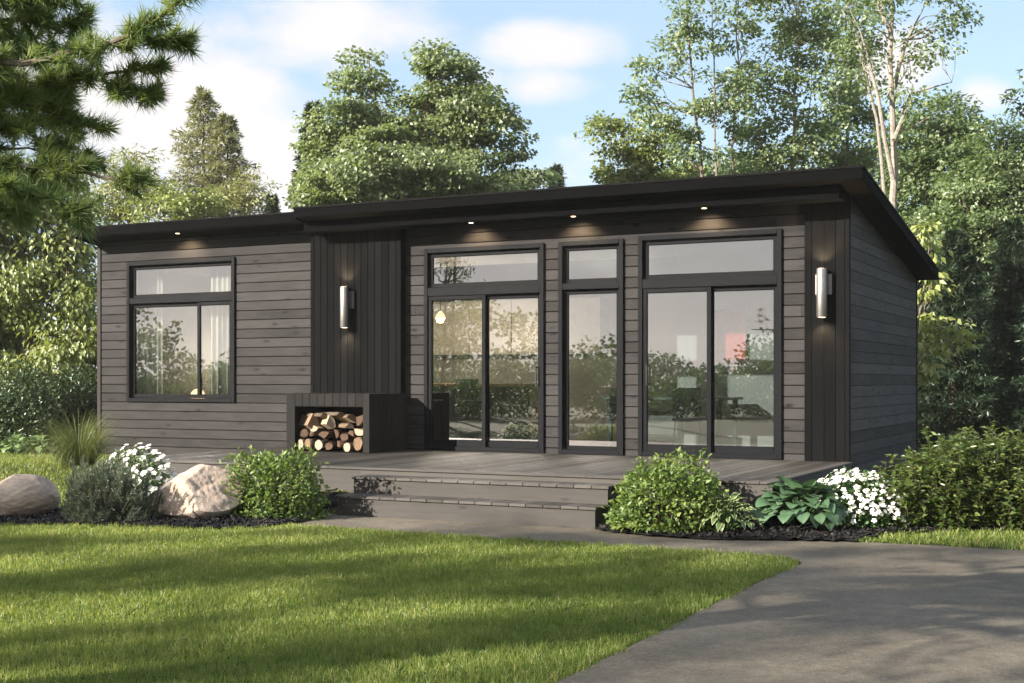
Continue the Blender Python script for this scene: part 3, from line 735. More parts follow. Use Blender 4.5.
def log(cx, cz, r, kind, bk, ct, label, seed, yaw=0, roll=0, L=.42, sx=1.0, y0=-1.03, pitch=0, spl=0):
    rr = np.random.default_rng(seed)
    if kind == 'round': ang = np.linspace(0, 2 * pi, 17)[:-1]; prof = [(sx * r * (1 + rr.normal(0, .035)) * cos(a), r * (1 + rr.normal(0, .035)) * sin(a)) for a in ang]; isb = [True] * 16
    elif kind == 'half': ang = np.linspace(0, pi, 10); prof = [(r * (1 + rr.normal(0, .04)) * cos(a), r * (1 + rr.normal(0, .04)) * sin(a)) for a in ang]; isb = [True] * 9 + [False]
    else:
        ang = np.linspace(.25, .25 + 1.75, 7); prof = [(r * 1.5 * cos(a) - r * .35, r * 1.5 * sin(a) - r * .75) for a in ang] + [(-r * .35, -r * .75)]; isb = [True] * 6 + [False, False]
    n = len(prof); sl = 6; vs = []; fs = []; mi = []
    dev = rr.normal(0, .05 * r, (sl, 2)); sc = 1 + rr.normal(0, .05, sl)
    for i in range(sl):
        y = L * i / (sl - 1)
        for k, (a, b) in enumerate(prof):
            j = 1 + rr.normal(0, .025); vs.append((a * sc[i] * j + dev[i, 0], y + (rr.normal(0, .006) if i in (0, sl - 1) else 0), b * sc[i] * j + dev[i, 1]))
    for i in range(sl - 1):
        for k in range(n):
            k2 = (k + 1) % n; fs.append((i * n + k, i * n + k2, (i + 1) * n + k2, (i + 1) * n + k)); mi.append(0 if isb[k] else 2)
    fs.append(tuple(reversed(range(n)))); mi.append(1); fs.append(tuple(range((sl - 1) * n, sl * n))); mi.append(1)
    R = Matrix.Rotation(yaw, 4, 'Z') @ Matrix.Rotation(pitch, 4, 'X') @ Matrix.Rotation(roll, 4, 'Y')
    mb = MB(); mb.v = [tuple(R @ Vector(v)) for v in vs]; mb.f = fs; mb.t = [.5] * len(vs); mb.m = mi
    o = mb.build('firewood_log', [BK[bk], CT[ct], SPL[spl]], fix=True); o.location = (cx, y0, cz)
    o.data.polygons.foreach_set("use_smooth", np.array([m == 0 for m in mi], dtype=bool)); 
    tag(o, label, 'log', 'split logs stacked in the firewood box')
def lp(px, py):      # pixel on the box front -> x, z on that plane
    d = FW + (px - 512) / FPX * RT + np.array([0, 0, (HOR - py) / FPX]); k = (-1.05 - CAM[1]) / d[1]; p = CAM + k * d; return p[0], p[2]
LOGS = [
 (299.5, 444.6, .072, 'round', 0, 0, 'round pale log in the bottom left corner of the firewood box', 0, 0, .72, 0),
 (306.8, 444.2, .074, 'round', 0, 1, 'round tan log second from the left in the bottom row', 0, 0, .80, 0),
 (316.6, 445.2, .066, 'round', 0, 0, 'round creamy white log third from the left in the bottom row', 0, 0, .98, 0),
 (327.5, 446.2, .055, 'round', 1, 2, 'dark reddish brown log low in the middle of the bottom row', .2, 0, 1.3, 1),
 (337.2, 444.5, .048, 'wedge', 1, 2, 'thin brown splinter log leaning beside the bottom middle', -.5, .5, 1, 1),
 (345.0, 448.6, .058, 'round', 2, 0, 'small round pinkish pale log near the right of the bottom row', 0, 0, .95, 0),
 (356.0, 443.6, .097, 'round', 2, 1, 'large round tan log with clear rings at the bottom right', 0, 0, .82, 0),
 (301.5, 433.6, .060, 'round', 0, 2, 'grey bark log above the bottom left round logs', .3, 0, 1.1, 1),
 (308.5, 433.2, .052, 'wedge', 0, 2, 'brownish grey split log beside the grey bark log', -.3, 2, 1, 2),
 (321.5, 435.0, .070, 'wedge', 1, 2, 'red brown triangular split log in the middle layer', .1, -.6, 1, 1),
 (333.0, 434.2, .058, 'half', 1, 2, 'reddish half log standing on edge in the middle layer', .3, 1.3, 1, 1),
 (341.0, 437.5, .060, 'round', 1, 2, 'very dark log deep in the middle layer', .15, 0, 1.1, 1),
 (348.5, 435.0, .062, 'half', 1, 2, 'dark half log with bark up left of the ringed tan log', -.2, .4, 1, 1),
 (357.0, 429.6, .088, 'half', 2, 0, 'cream half moon log lying flat side up above the ringed tan log', 0, pi + .12, 1, 0),
 (311.0, 424.0, .112, 'wedge', 0, 1, 'large grey brown split log at the top left of the pile', 1.0, .9, 1, 2),
 (312.5, 429.0, .066, 'wedge', 0, 0, 'narrow white faced split log under the top left log', .1, 2.4, 1, 0),
 (322.0, 417.5, .060, 'half', 0, 1, 'bark topped log lying across the top left of the pile', 1.2, .2, 1, 2),
 (328.0, 423.0, .088, 'wedge', 0, 0, 'cream faced split log tilted at the top middle', .95, .8, 1, 0),
 (339.0, 416.8, .058, 'half', 0, 1, 'grey bark slab lying on top of the pile', 1.2, .25, 1, 2),
 (349.0, 420.5, .080, 'half', 2, 1, 'tan split log slanting at the top right of the middle', 1.05, .5, 1, 0),
 (347.0, 428.5, .064, 'half', 2, 0, 'long cream split log with pale lower face under the slanting tan one', 1.0, .1, 1, 0),
 (357.8, 420.0, .085, 'wedge', 1, 2, 'dark brown wedge log at the top right corner', .1, 1.7, 1, 1),
]
for i, (px, py, r, kd, bk, ct, lb, yaw, roll, sx, spl) in enumerate(LOGS):
    x, zz = lp(px, py); log(x, max(zz, .494 + r * .95 if i < 7 else zz), r, kd, bk, ct, lb, 100 + i, yaw, roll, .42, sx, -1.035 + (.03 if i > 6 else 0) + (i % 3) * .012, 0, spl)

# ------------------------------------------------------------------ vegetation
def unit(a): return a / np.maximum(np.linalg.norm(a, axis=-1, keepdims=True), 1e-9)
def leaf_geo(P, A, N, L, W, fold=.18, tint=None, droop=.0):
    """diamond leaves: base P, along A, facing N; two triangles folded on the midrib"""
    A = unit(A); S = unit(np.cross(N, A)); N = np.cross(A, S)
    L = np.asarray(L)[:, None]; W = np.asarray(W)[:, None]
    mid = P + A * L * .45
    v0 = P; v1 = mid + S * W * .5 + N * W * fold; v2 = P + A * L - N * L * droop; v3 = mid - S * W * .5 + N * W * fold
    n = len(P); V = np.stack([v0, v1, v2, v3], 1).reshape(-1, 3)
    b = np.arange(n)[:, None] * 4
    F = np.concatenate([b + np.array([[0, 1, 2]]), b + np.array([[0, 2, 3]])], 0)
    T = np.repeat(tint, 4) if tint is not None else np.full(n * 4, .5)
    return V, F, T
def blade_geo(P, A, L, W, rng, tint, bend=.0, Dn=np.array([0, 0, -1.0])):
    """thin needles / blades: one long triangle each"""
    A = unit(A); S = unit(np.cross(A, rng.normal(size=A.shape)))
    L = np.asarray(L)[:, None]; W = np.asarray(W)[:, None]
    n = len(P); V = np.stack([P - S * W * .5, P + S * W * .5, P + A * L], 1).reshape(-1, 3)
    return V, np.arange(n * 3).reshape(-1, 3), np.repeat(tint, 3)
def join(parts):
    V, F, T, o = [], [], [], 0
    for v, f, t in parts: V.append(v); F.append(f + o); T.append(t); o += len(v)
    return np.concatenate(V), np.concatenate(F), np.concatenate(T)

def bark(name, a, b, sc=(14, 14, 3)):
    t = NT(name); v = t.coord(sc); n1 = t.noise(v, 1.6, 7, .7)
    c = t.ramp(n1, [(.3, a), (.7, b)]); t.bump(n1, .6, .02); return t.set(c, .85, spec=.1)
M['bark_dark'] = bark('dark_bark', (.03, .024, .018), (.10, .08, .06))
M['bark_pale'] = bark('pale_bark', (.13, .115, .10), (.34, .31, .27), (6, 6, 10))
M['bark_mid'] = bark('grey_bark', (.08, .07, .06), (.24, .20, .17))
M['leaf_maple'] = leafmat('maple_leaf', (.060, .100, .036), (.135, .190, .074), (.235, .285, .130), .50)
M['leaf_pale'] = leafmat('pale_leaf', (.095, .135, .032), (.19, .235, .060), (.33, .36, .11), .40)
M['leaf_grove'] = leafmat('grove_leaf', (.058, .104, .036), (.125, .190, .072), (.22, .28, .12), .50)
M['leaf_deep'] = leafmat('forest_leaf', (.028, .055, .020), (.058, .100, .036), (.115, .16, .062), .40)
M['leaf_willow'] = leafmat('willow_leaf', (.14, .16, .06), (.24, .26, .10), (.36, .36, .16), .36)
M['needle_pale'] = leafmat('pale_spruce_needle', (.10, .115, .06), (.19, .205, .11), (.32, .32, .18), .35)
M['needle_dark'] = leafmat('dark_fir_needle', (.006, .016, .007), (.013, .031, .013), (.028, .055, .023), .15)
M['needle_pine'] = leafmat('pine_needle', (.040, .085, .034), (.095, .160, .058), (.25, .30, .095), .40, .5, spec=.03)
M['mugo'] = leafmat('mugo_needle', (.036, .058, .040), (.080, .112, .078), (.18, .21, .15), .25, .4)
M['shrub'] = leafmat('shrub_leaf', (.035, .075, .014), (.080, .140, .026), (.20, .26, .06), .3, .5, spec=.04)
M['shrub_big'] = leafmat('tall_shrub_leaf', (.036, .070, .018), (.085, .135, .032), (.22, .25, .07), .32, .4)
M['hedge'] = leafmat('hedge_leaf', (.014, .034, .012), (.034, .066, .024), (.075, .115, .045), .25, .4)
M['flowerleaf'] = leafmat('bedding_leaf', (.025, .065, .014), (.055, .12, .025), (.10, .18, .045), .3)
M['petal'] = leafmat('white_petal', (.72, .72, .70), (.80, .80, .78), (.86, .86, .84), .25, .5)
M['hosta'] = leafmat('hosta_leaf', (.036, .080, .038), (.062, .125, .060), (.10, .175, .088), .22, .45, spec=.06)
M['hosta_var'] = leafmat('variegated_hosta_leaf', (.040, .085, .022), (.070, .13, .034), (.11, .18, .05), .22, .4, edgecol=(.52, .54, .30))
M['hosta_pale'] = leafmat('pale_hosta_leaf', (.10, .17, .06), (.17, .26, .10), (.28, .36, .18), .25, .4)
M['fgrass'] = leafmat('fountain_grass_blade', (.045, .078, .018), (.09, .13, .030), (.21, .21, .09), .3)
M['lawn'] = leafmat('lawn_blade', (.036, .084, .010), (.120, .200, .028), (.42, .40, .16), .48, .5, spec=.03)

def grow(p0, p1, r0, r1, rng, n=5, wob=.05, sag=0.0):
    p0 = np.array(p0, float); p1 = np.array(p1, float); L = np.linalg.norm(p1 - p0)
    t = np.linspace(0, 1, n); P = p0 + (p1 - p0) * t[:, None]
    P[1:-1] += rng.normal(0, wob * L, (n - 2, 3)) * np.array([1, 1, .6]); P[:, 2] += sag * L * np.sin(t * pi)
    return P, r0 + (r1 - r0) * t

def broadleaf(name, label, stems, blobs, depth, seed, mat_, bk='bark_mid', leaf=.13, lc=70, density=1.0, flat=.45, clump=.42, droop=.35, group='leafy trees behind the cabin',
              cat='tree', gz=.15, tr=.09, elong=.62, thick=.8, tilt=.5, spread_depth=None, order=None, limb=True, bright=0.0, forkh=.35):
    """stems: list of pixel polylines at that depth (foot first); blobs: (px,py,rx,ry[,ddepth]) crown masses, each a real ellipsoid at its own distance"""
    rng = np.random.default_rng(seed)
    k = depth / FPX
    foot = at(stems[0][0][0], HOR, depth); foot[2] = gz
    t = thing(name, label, cat, foot, group)
    tb = MB(); stempts = []
    for si, st in enumerate(stems):
        P = [at(px, py, depth + (0 if si == 0 else rng.uniform(-.3, .3))) for px, py in st]
        if st[0][1] >= 395: P[0] = P[0].copy(); P[0][2] = gz - .1
        # refine
        Q = []
        for a, b in zip(P[:-1], P[1:]):
            m = max(2, int(np.linalg.norm(b - a) / .6))
            for i in range(m): Q.append(a + (b - a) * i / m + (rng.normal(0, .02, 3) if Q else 0))
        Q.append(P[-1]); Q = np.array(Q); s_ = np.linspace(0, 1, len(Q)); R = tr * (1 - .8 * s_) * (1 if si == 0 else .75)
        R = R * (1 if st[0][1] >= 395 else .5); R[0] *= 1.35 if st[0][1] >= 395 else 1.0
        tb.tube(Q, R, 8); stempts.append((Q, R))
    allQ = np.concatenate([q for q, r in stempts]); allR = np.concatenate([r for q, r in stempts])
    parts = []
    for bl in blobs:
        px, py, rx, ry = bl[:4]; dd = bl[4] if len(bl) > 4 else rng.uniform(-.25, .25) * rx * k
        c = at(px, py, depth + dd); ex, ez = rx * k, ry * k; ey = ex * thick
        vol = ex * ey * ez; area = (ex * ez + ex * ey + ey * ez)
        ncl = max(3, int(density * 2.6 * area / (clump ** 2)))
        u = unit(rng.normal(size=(ncl, 3))); rr = rng.random(ncl) ** (1 / 2.6)
        loc = u * rr[:, None]
        C_ = c + loc[:, [0]] * RT * ex + loc[:, [1]] * FW * ey + loc[:, [2]] * np.array([0, 0, 1]) * ez
        for ci, cc in enumerate(C_):
            if limb and (ci % 2 == 0 or ncl < 12):
                cand = allQ[:, 2] < cc[2] - forkh * np.linalg.norm((allQ - cc)[:, :2], axis=1)
                dist = np.linalg.norm(allQ - cc, axis=1) + np.where(cand, 0, 50)
                j = int(np.argmin(dist)); L = np.linalg.norm(cc - allQ[j])
                if L < 6:
                    q, r = grow(allQ[j], cc, min(allR[j] * .6, .012 + .010 * L), .006, rng, 5, .05, -.04)
                    tb.tube(q, r, 4, cap=False)
            cs = clump * rng.uniform(.7, 1.3)
            n = max(6, int(lc * rng.uniform(.6, 1.35)))
            d = unit(rng.normal(size=(n, 3))) * (rng.random(n) ** .42)[:, None] * np.array([1.0, 1.0, flat]) * cs
            P = cc + d
            out = d + (cc - c) * .5; out[:, 2] *= .3
            A = unit(out) + rng.normal(0, .55, (n, 3)); A[:, 2] -= droop
            N = np.array([0, 0, .75]) + unit(cc - c) * .8 + np.array([-.12, -.25, 0]) + rng.normal(0, tilt * 1.1, (n, 3))
            L = leaf * rng.uniform(.65, 1.25, n)
            ct = rng.normal(0, .10)
            parts.append(leaf_geo(P, A, N, L, L * elong, .15, np.clip(rng.normal(.45 + ct + bright, .17, n), 0, 1), .12))
    tb.build('trunk', M[bk], t, smooth=True, fix=False)
    V, F, T = join(parts); pmesh('crown', V, F, M[mat_], t, tint=T)
    return t

def conifer(name, label, px, depth, top, base, hw, seed, mat_, group, bk='bark_dark', gz=.15, needle=.11, nb=None, sparse=1.0, droop=.25, wd=.016, cat='tree', shape=1.0):
    rng = np.random.default_rng(seed); k = depth / FPX
    foot = at(px, HOR, depth); foot[2] = gz
    zt = at(px, top, depth)[2]; zb = max(gz + .1, at(px, base, depth)[2]); H = zt - zb; RB = hw * k
    t = thing(name, label, cat, foot, group)
    tb = MB(); tb.tube([(foot[0], foot[1], gz - .1), (foot[0], foot[1], zb), (foot[0] + rng.normal(0, .05), foot[1], zt)], [.05 + .012 * H, .04 + .010 * H, .008], 8)
    parts = []; nb = nb or int(30 + H * 16)
    for i in range(nb):
        f = (i + rng.random()) / nb; z = zb + H * f ** .92
        R = RB * ((1 - f) ** (.85 * shape)) * rng.uniform(.5, 1.2) + .06
        a = i * 2.399 + rng.normal(0, .4)
        d = np.array([cos(a), sin(a), 0]); pr = np.array([-sin(a), cos(a), 0])
        o = np.array([foot[0], foot[1], z]); rise = .35 * (f - .35)
        m = max(6, int(R / .09)); s_ = np.linspace(.06, 1, m)
        L = o + d * (s_ * R)[:, None]; L[:, 2] += R * (rise * s_ - droop * s_ ** 2 + .12 * s_ ** 4)
        tb.tube(L[::max(1, m // 4)], np.linspace(.012 + .006 * R, .004, len(L[::max(1, m // 4)])), 4, cap=False)
        # side twigs with needles
        for side in (-1, 1):
            tw = .42 * R * (1 - s_ * .75) * rng.uniform(.6, 1.2, m) + .05
            nn = int(9 * sparse)
            for q in range(nn):
                w = rng.random(m)
                P = L + pr * (side * tw * w)[:, None] + d * (tw * w * .6)[:, None]
                P[:, 2] -= tw * w * .25 + rng.normal(0, .02, m)
                A = pr * side * .7 + d * .7 + rng.normal(0, .5, (m, 3)); A[:, 2] += rng.normal(-.05, .3, m)
                Ln = needle * rng.uniform(.7, 1.3, m)
                parts.append(leaf_geo(P, A, np.array([0, 0, 1.0]) + rng.normal(0, .5, (m, 3)), Ln, np.full(m, wd * 2.2) * rng.uniform(.7, 1.5, m), .1, np.clip(rng.normal(.42 + .25 * s_, .18, m), 0, 1)))
    tb.build('trunk', M[bk], t, smooth=True, fix=False)
    V, F, T = join(parts); pmesh('crown', V, F, M[mat_], t, tint=T)
    return t

GB = 'trees behind the cabin'
# --- left of the cabin and behind its roof
broadleaf('drooping_tree', 'large yellow green tree with drooping leaves filling the left edge beside the cabin', [[(25, 430), (28, 330), (20, 220), (10, 160)], [(26, 400), (60, 320), (75, 250)]],
          [(15, 260, 62, 62), (68, 255, 36, 50), (5, 335, 60, 55), (68, 335, 32, 55, -.6), (50, 385, 48, 32, -.8), (-45, 300, 60, 90), (45, 195, 48, 38), (-30, 200, 60, 50), (10, 395, 60, 30, -.8), (88, 365, 20, 45, .8), (92, 290, 16, 50, .9), (94, 340, 14, 40, 1.0)], 24.5, 21, 'leaf_pale', leaf=.125, lc=120, density=1.35, flat=.5, clump=.5, droop=1.1, tilt=.45, elong=.5, tr=.16, group=GB)
broadleaf('willow_tree', 'pale fine leaved tree left of the tall spruce above the roof', [[(132, 400), (130, 250), (128, 160)]],
          [(130, 172, 30, 30), (108, 190, 28, 28), (152, 190, 24, 26), (120, 205, 40, 20)], 34, 22, 'leaf_willow', leaf=.15, lc=60, density=1.0, clump=.5, elong=.35, tr=.12, group=GB)
conifer('spruce_tree', 'tall pale sunlit spruce with a double top above the left roof', 203, 36, 90, 300, 78, 23, 'needle_pale', GB, needle=.17, wd=.017, sparse=.75, shape=1.0)
conifer('spruce_tree', 'shorter pale spruce leaning against the tall sunlit spruce above the left roof', 226, 35.5, 116, 300, 56, 24, 'needle_pale', GB, needle=.17, wd=.017, sparse=.8, shape=.9)
broadleaf('bright_shrub', 'low pale yellow shrub rising over the left roof right of the spruce', [[(240, 400), (242, 230), (246, 180)]],
          [(244, 190, 18, 26), (226, 200, 22, 18), (256, 202, 12, 12)], 33, 25, 'leaf_willow', leaf=.14, lc=50, clump=.42, elong=.4, tr=.07, group=GB)
broadleaf('bright_shrub', 'yellow green bush rising over the left roof below the spruce', [[(180, 400), (182, 230), (182, 200)]],
          [(180, 203, 34, 16), (150, 210, 24, 12), (205, 206, 20, 14)], 32, 26, 'leaf_pale', leaf=.14, lc=50, clump=.42, elong=.5, tr=.07, group=GB)
conifer('spruce_tree', 'tiny dark spruce top on the roof line between shrub and maple', 272, 40, 196, 300, 14, 27, 'needle_dark', GB, needle=.15)
conifer('spruce_tree', 'dark narrow spruce against the left side of the big maple', 314, 37, 104, 300, 30, 28, 'needle_dark', GB, needle=.2, wd=.022, sparse=1.2)
broadleaf('maple_tree', 'big round bright green maple with two tops above the roof middle', [[(418, 420), (420, 230), (425, 150), (432, 50)], [(419, 320), (400, 190), (372, 90), (368, 55)], [(420, 300), (455, 190), (480, 120)], [(420, 290), (470, 210), (515, 172)]],
          [(363, 70, 14, 22), (362, 96, 28, 18), (436, 58, 20, 18), (448, 82, 36, 20), (440, 104, 40, 18), (352, 122, 40, 28), (462, 110, 42, 32), (385, 126, 26, 12), (400, 160, 60, 30, -1), (335, 160, 38, 30), (490, 138, 36, 30), (380, 180, 80, 26, -1), (465, 180, 62, 24, -.8), (522, 172, 24, 18), (310, 186, 18, 22), (430, 140, 50, 30, .9), (396, 130, 30, 16), (345, 195, 50, 20), (500, 190, 45, 14)],
          30, 29, 'leaf_maple', leaf=.105, lc=170, density=1.2, flat=.30, clump=.52, droop=.35, tilt=.45, elong=.8, tr=.2, group=GB, bright=.12)
conifer('spruce_tree', 'tiny distant spruce tip on the roof line right of the maple', 556, 46, 166, 260, 16, 30, 'needle_dark', GB, needle=.18)

# --- the airy grove behind the right half of the roof
broadleaf('young_tree', 'low light green tree at the left end of the grove above the roof', [[(638, 400), (640, 230), (632, 140)], [(640, 260), (612, 170)]],
          [(636, 140, 34, 26), (606, 138, 20, 22), (662, 160, 34, 26), (600, 172, 20, 12), (640, 178, 50, 14)], 33, 41, 'leaf_pale', leaf=.12, lc=85, density=.8, clump=.42, elong=.7, tr=.08, group=GB, bright=-.2)
broadleaf('slender_tree', 'tall slender tree with several thin bare stems left in the grove', [[(703, 420), (704, 200), (690, 60), (684, -40)], [(717, 420), (716, 150), (712, 0)], [(722, 420), (734, 120), (740, -20)]],
          [(690, 30, 34, 34), (712, 92, 28, 24), (660, 58, 26, 22), (652, 100, 18, 18), (676, 120, 24, 20), (740, 20, 26, 40), (745, 92, 26, 26), (722, -30, 40, 26), (640, 88, 12, 10), (700, 150, 30, 18), (728, 130, 18, 16)], 30, 42, 'leaf_grove', leaf=.105, lc=85, density=.62, clump=.42, elong=.7, bk='bark_mid', tr=.075, group=GB, bright=.18)
broadleaf('dense_tree', 'bushy green tree in the middle of the grove with a forked pale trunk', [[(790, 420), (792, 150), (800, 20)], [(791, 300), (806, 150), (812, 60)]],
          [(798, 15, 36, 36), (776, 78, 38, 34), (815, 90, 36, 40), (768, 130, 36, 30), (806, 140, 34, 26), (830, 40, 24, 30), (780, -20, 34, 24), (785, 165, 50, 18)], 31, 43, 'leaf_grove', leaf=.11, lc=105, density=.62, clump=.45, elong=.75, bk='bark_pale', tr=.10, group=GB, bright=.24)
broadleaf('dense_tree', 'taller grey green tree between the forked tree and the pale trunk', [[(842, 420), (846, 180), (852, 40)]],
          [(846, 28, 32, 36), (858, 86, 30, 34), (834, 118, 26, 30), (868, 140, 34, 28), (842, 165, 40, 20), (852, -20, 34, 26)], 32.5, 44, 'leaf_grove', leaf=.11, lc=100, density=.66, clump=.45, elong=.7, bk='bark_mid', tr=.10, group=GB, bright=.26)
broadleaf('birch_tree', 'tall tree with a thick pale trunk rising above the right roof corner', [[(893, 430), (894, 200), (893, 100), (891, 20), (892, -70)], [(893, 180), (878, 100), (866, 50), (850, 10)], [(894, 140), (912, 95), (952, 82)], [(894, 90), (906, 40), (925, 5)], [(892, 40), (880, 10), (872, -30)]],
          [(905, -18, 44, 26), (938, 30, 30, 20), (936, 52, 16, 12), (918, 64, 18, 14), (868, 24, 22, 20), (858, 60, 20, 16), (948, 5, 26, 18), (905, 95, 26, 14), (925, 110, 22, 12)], 25, 45, 'leaf_grove', leaf=.095, lc=70, density=.55, clump=.40, elong=.7, bk='bark_pale', tr=.125, group=GB, bright=.08)
broadleaf('slender_tree', 'thin pale stem leaning left beside the thick pale trunk', [[(888, 430), (886, 200), (876, 120), (862, 50), (842, 10)]],
          [(846, 10, 20, 16), (868, 72, 14, 12), (856, 40, 16, 14)], 26, 46, 'leaf_grove', leaf=.095, lc=60, density=.6, clump=.36, bk='bark_pale', tr=.075, group=GB)
broadleaf('forest_tree', 'full green tree behind the right gable with sunlit top', [[(932, 430), (930, 250), (925, 120)]],
          [(925, 132, 38, 34), (962, 118, 32, 28), (900, 165, 32, 34), (945, 170, 44, 36), (920, 210, 40, 36), (970, 160, 24, 26)], 30, 47, 'leaf_grove', leaf=.11, lc=130, density=1.0, clump=.48, tr=.14, group=GB, bright=-.05)
broadleaf('forest_tree', 'large grey green tree at the right edge of the forest', [[(996, 430), (1000, 250), (1003, 130)], [(998, 300), (965, 210), (955, 190)]],
          [(996, 145, 34, 28), (1030, 160, 40, 40), (975, 185, 36, 34), (1010, 205, 46, 40), (985, 235, 50, 28), (1050, 210, 40, 50), (945, 222, 30, 30)], 28.5, 48, 'leaf_grove', leaf=.105, lc=135, density=1.0, clump=.48, tr=.15, group=GB, bright=.02)
broadleaf('forest_tree', 'dark branch of a tree reaching in at the upper right edge', [[(1075, 430), (1070, 250), (1060, 100)], [(1070, 220), (1040, 130), (1015, 108)]],
          [(1022, 106, 16, 12), (1048, 110, 22, 22), (1064, 160, 30, 40), (1070, 60, 34, 40)], 24, 49, 'leaf_deep', leaf=.10, lc=80, density=.9, clump=.38, tr=.11, group=GB)
broadleaf('understorey_tree', 'low green trees along the roof line below the slender stems', [[(715, 430), (714, 280), (712, 180)]],
          [(680, 176, 34, 14), (715, 172, 34, 18), (750, 170, 34, 20), (770, 185, 30, 16)], 36, 50, 'leaf_grove', leaf=.12, lc=90, clump=.5, tr=.08, group=GB)
broadleaf('understorey_tree', 'low leafy tree behind the roof below the grey green tree', [[(865, 430), (864, 280), (862, 180)]],
          [(830, 175, 34, 22), (866, 180, 34, 26), (890, 190, 30, 30)], 35, 51, 'leaf_deep', leaf=.12, lc=100, clump=.5, tr=.08, group=GB)
# dark firs right of the gable
for px, d, top, hw, sd, lb in ((955, 24.5, 232, 56, 61, 'dark fir close behind the right gable wall'), (1012, 25.5, 222, 64, 62, 'broad dark fir at the right edge of the forest'),
                               (985, 28.5, 200, 56, 63, 'dark fir between and behind the two nearer firs'), (925, 28, 250, 46, 64, 'dark fir half hidden by the gable wall'), (1060, 24, 215, 60, 65, 'dark fir cut off by the right edge of the view')):
    conifer('fir_tree', lb, px, d, top, 440, hw, sd, 'needle_dark', 'dark firs right of the cabin', needle=.13, wd=.011, sparse=2.0, droop=.22)
broadleaf('dogwood_shrub', 'sunlit branch with pale yellow green leaves reaching past the right gable', [[(905, 440), (912, 380), (918, 320), (930, 240)], [(914, 360), (936, 345), (962, 330)]],
          [(928, 232, 10, 14), (932, 262, 11, 14), (936, 280, 10, 8), (926, 296, 9, 14), (924, 330, 9, 18), (934, 318, 10, 7), (940, 345, 12, 9), (955, 336, 11, 9), (962, 328, 8, 7), (930, 362, 9, 9), (924, 374, 6, 5), (922, 350, 10, 12)], 21.2, 52, 'leaf_pale', leaf=.155, lc=17, density=.8, clump=.24, droop=1.0, elong=.5, tr=.035, group=None, bright=.22)
# a far wood closes the view behind the nearer trees
rngf = np.random.default_rng(71); parts = []
for k in range(520):
    px = rngf.uniform(840, 1190); d = rngf.uniform(40, 50); top = 215 + 40 * sin(px * .03) + rngf.normal(0, 12)
    zt_ = at(px, top, d)[2]; zz = rngf.uniform(.3, zt_); c = at(px, 300, d); c[2] = zz
    n = 46; P = c + rngf.normal(size=(n, 3)) * np.array([.75, .75, .5]); A = rngf.normal(size=(n, 3)); A[:, 2] -= .4
    N = np.array([0, 0, 1.0]) + rngf.normal(0, .5, (n, 3)); L = rngf.uniform(.22, .45, n)
    parts.append(leaf_geo(P, A, N, L, L * .7, .15, np.clip(rngf.normal(.35, .2, n), 0, 1)))
V, F, T = join(parts); o = pmesh('far_wood', V, F, M['leaf_deep'], tint=T); o['kind'] = 'stuff'; o['label'] = 'dark far wood behind the right hand trees'; o['category'] = 'wood'

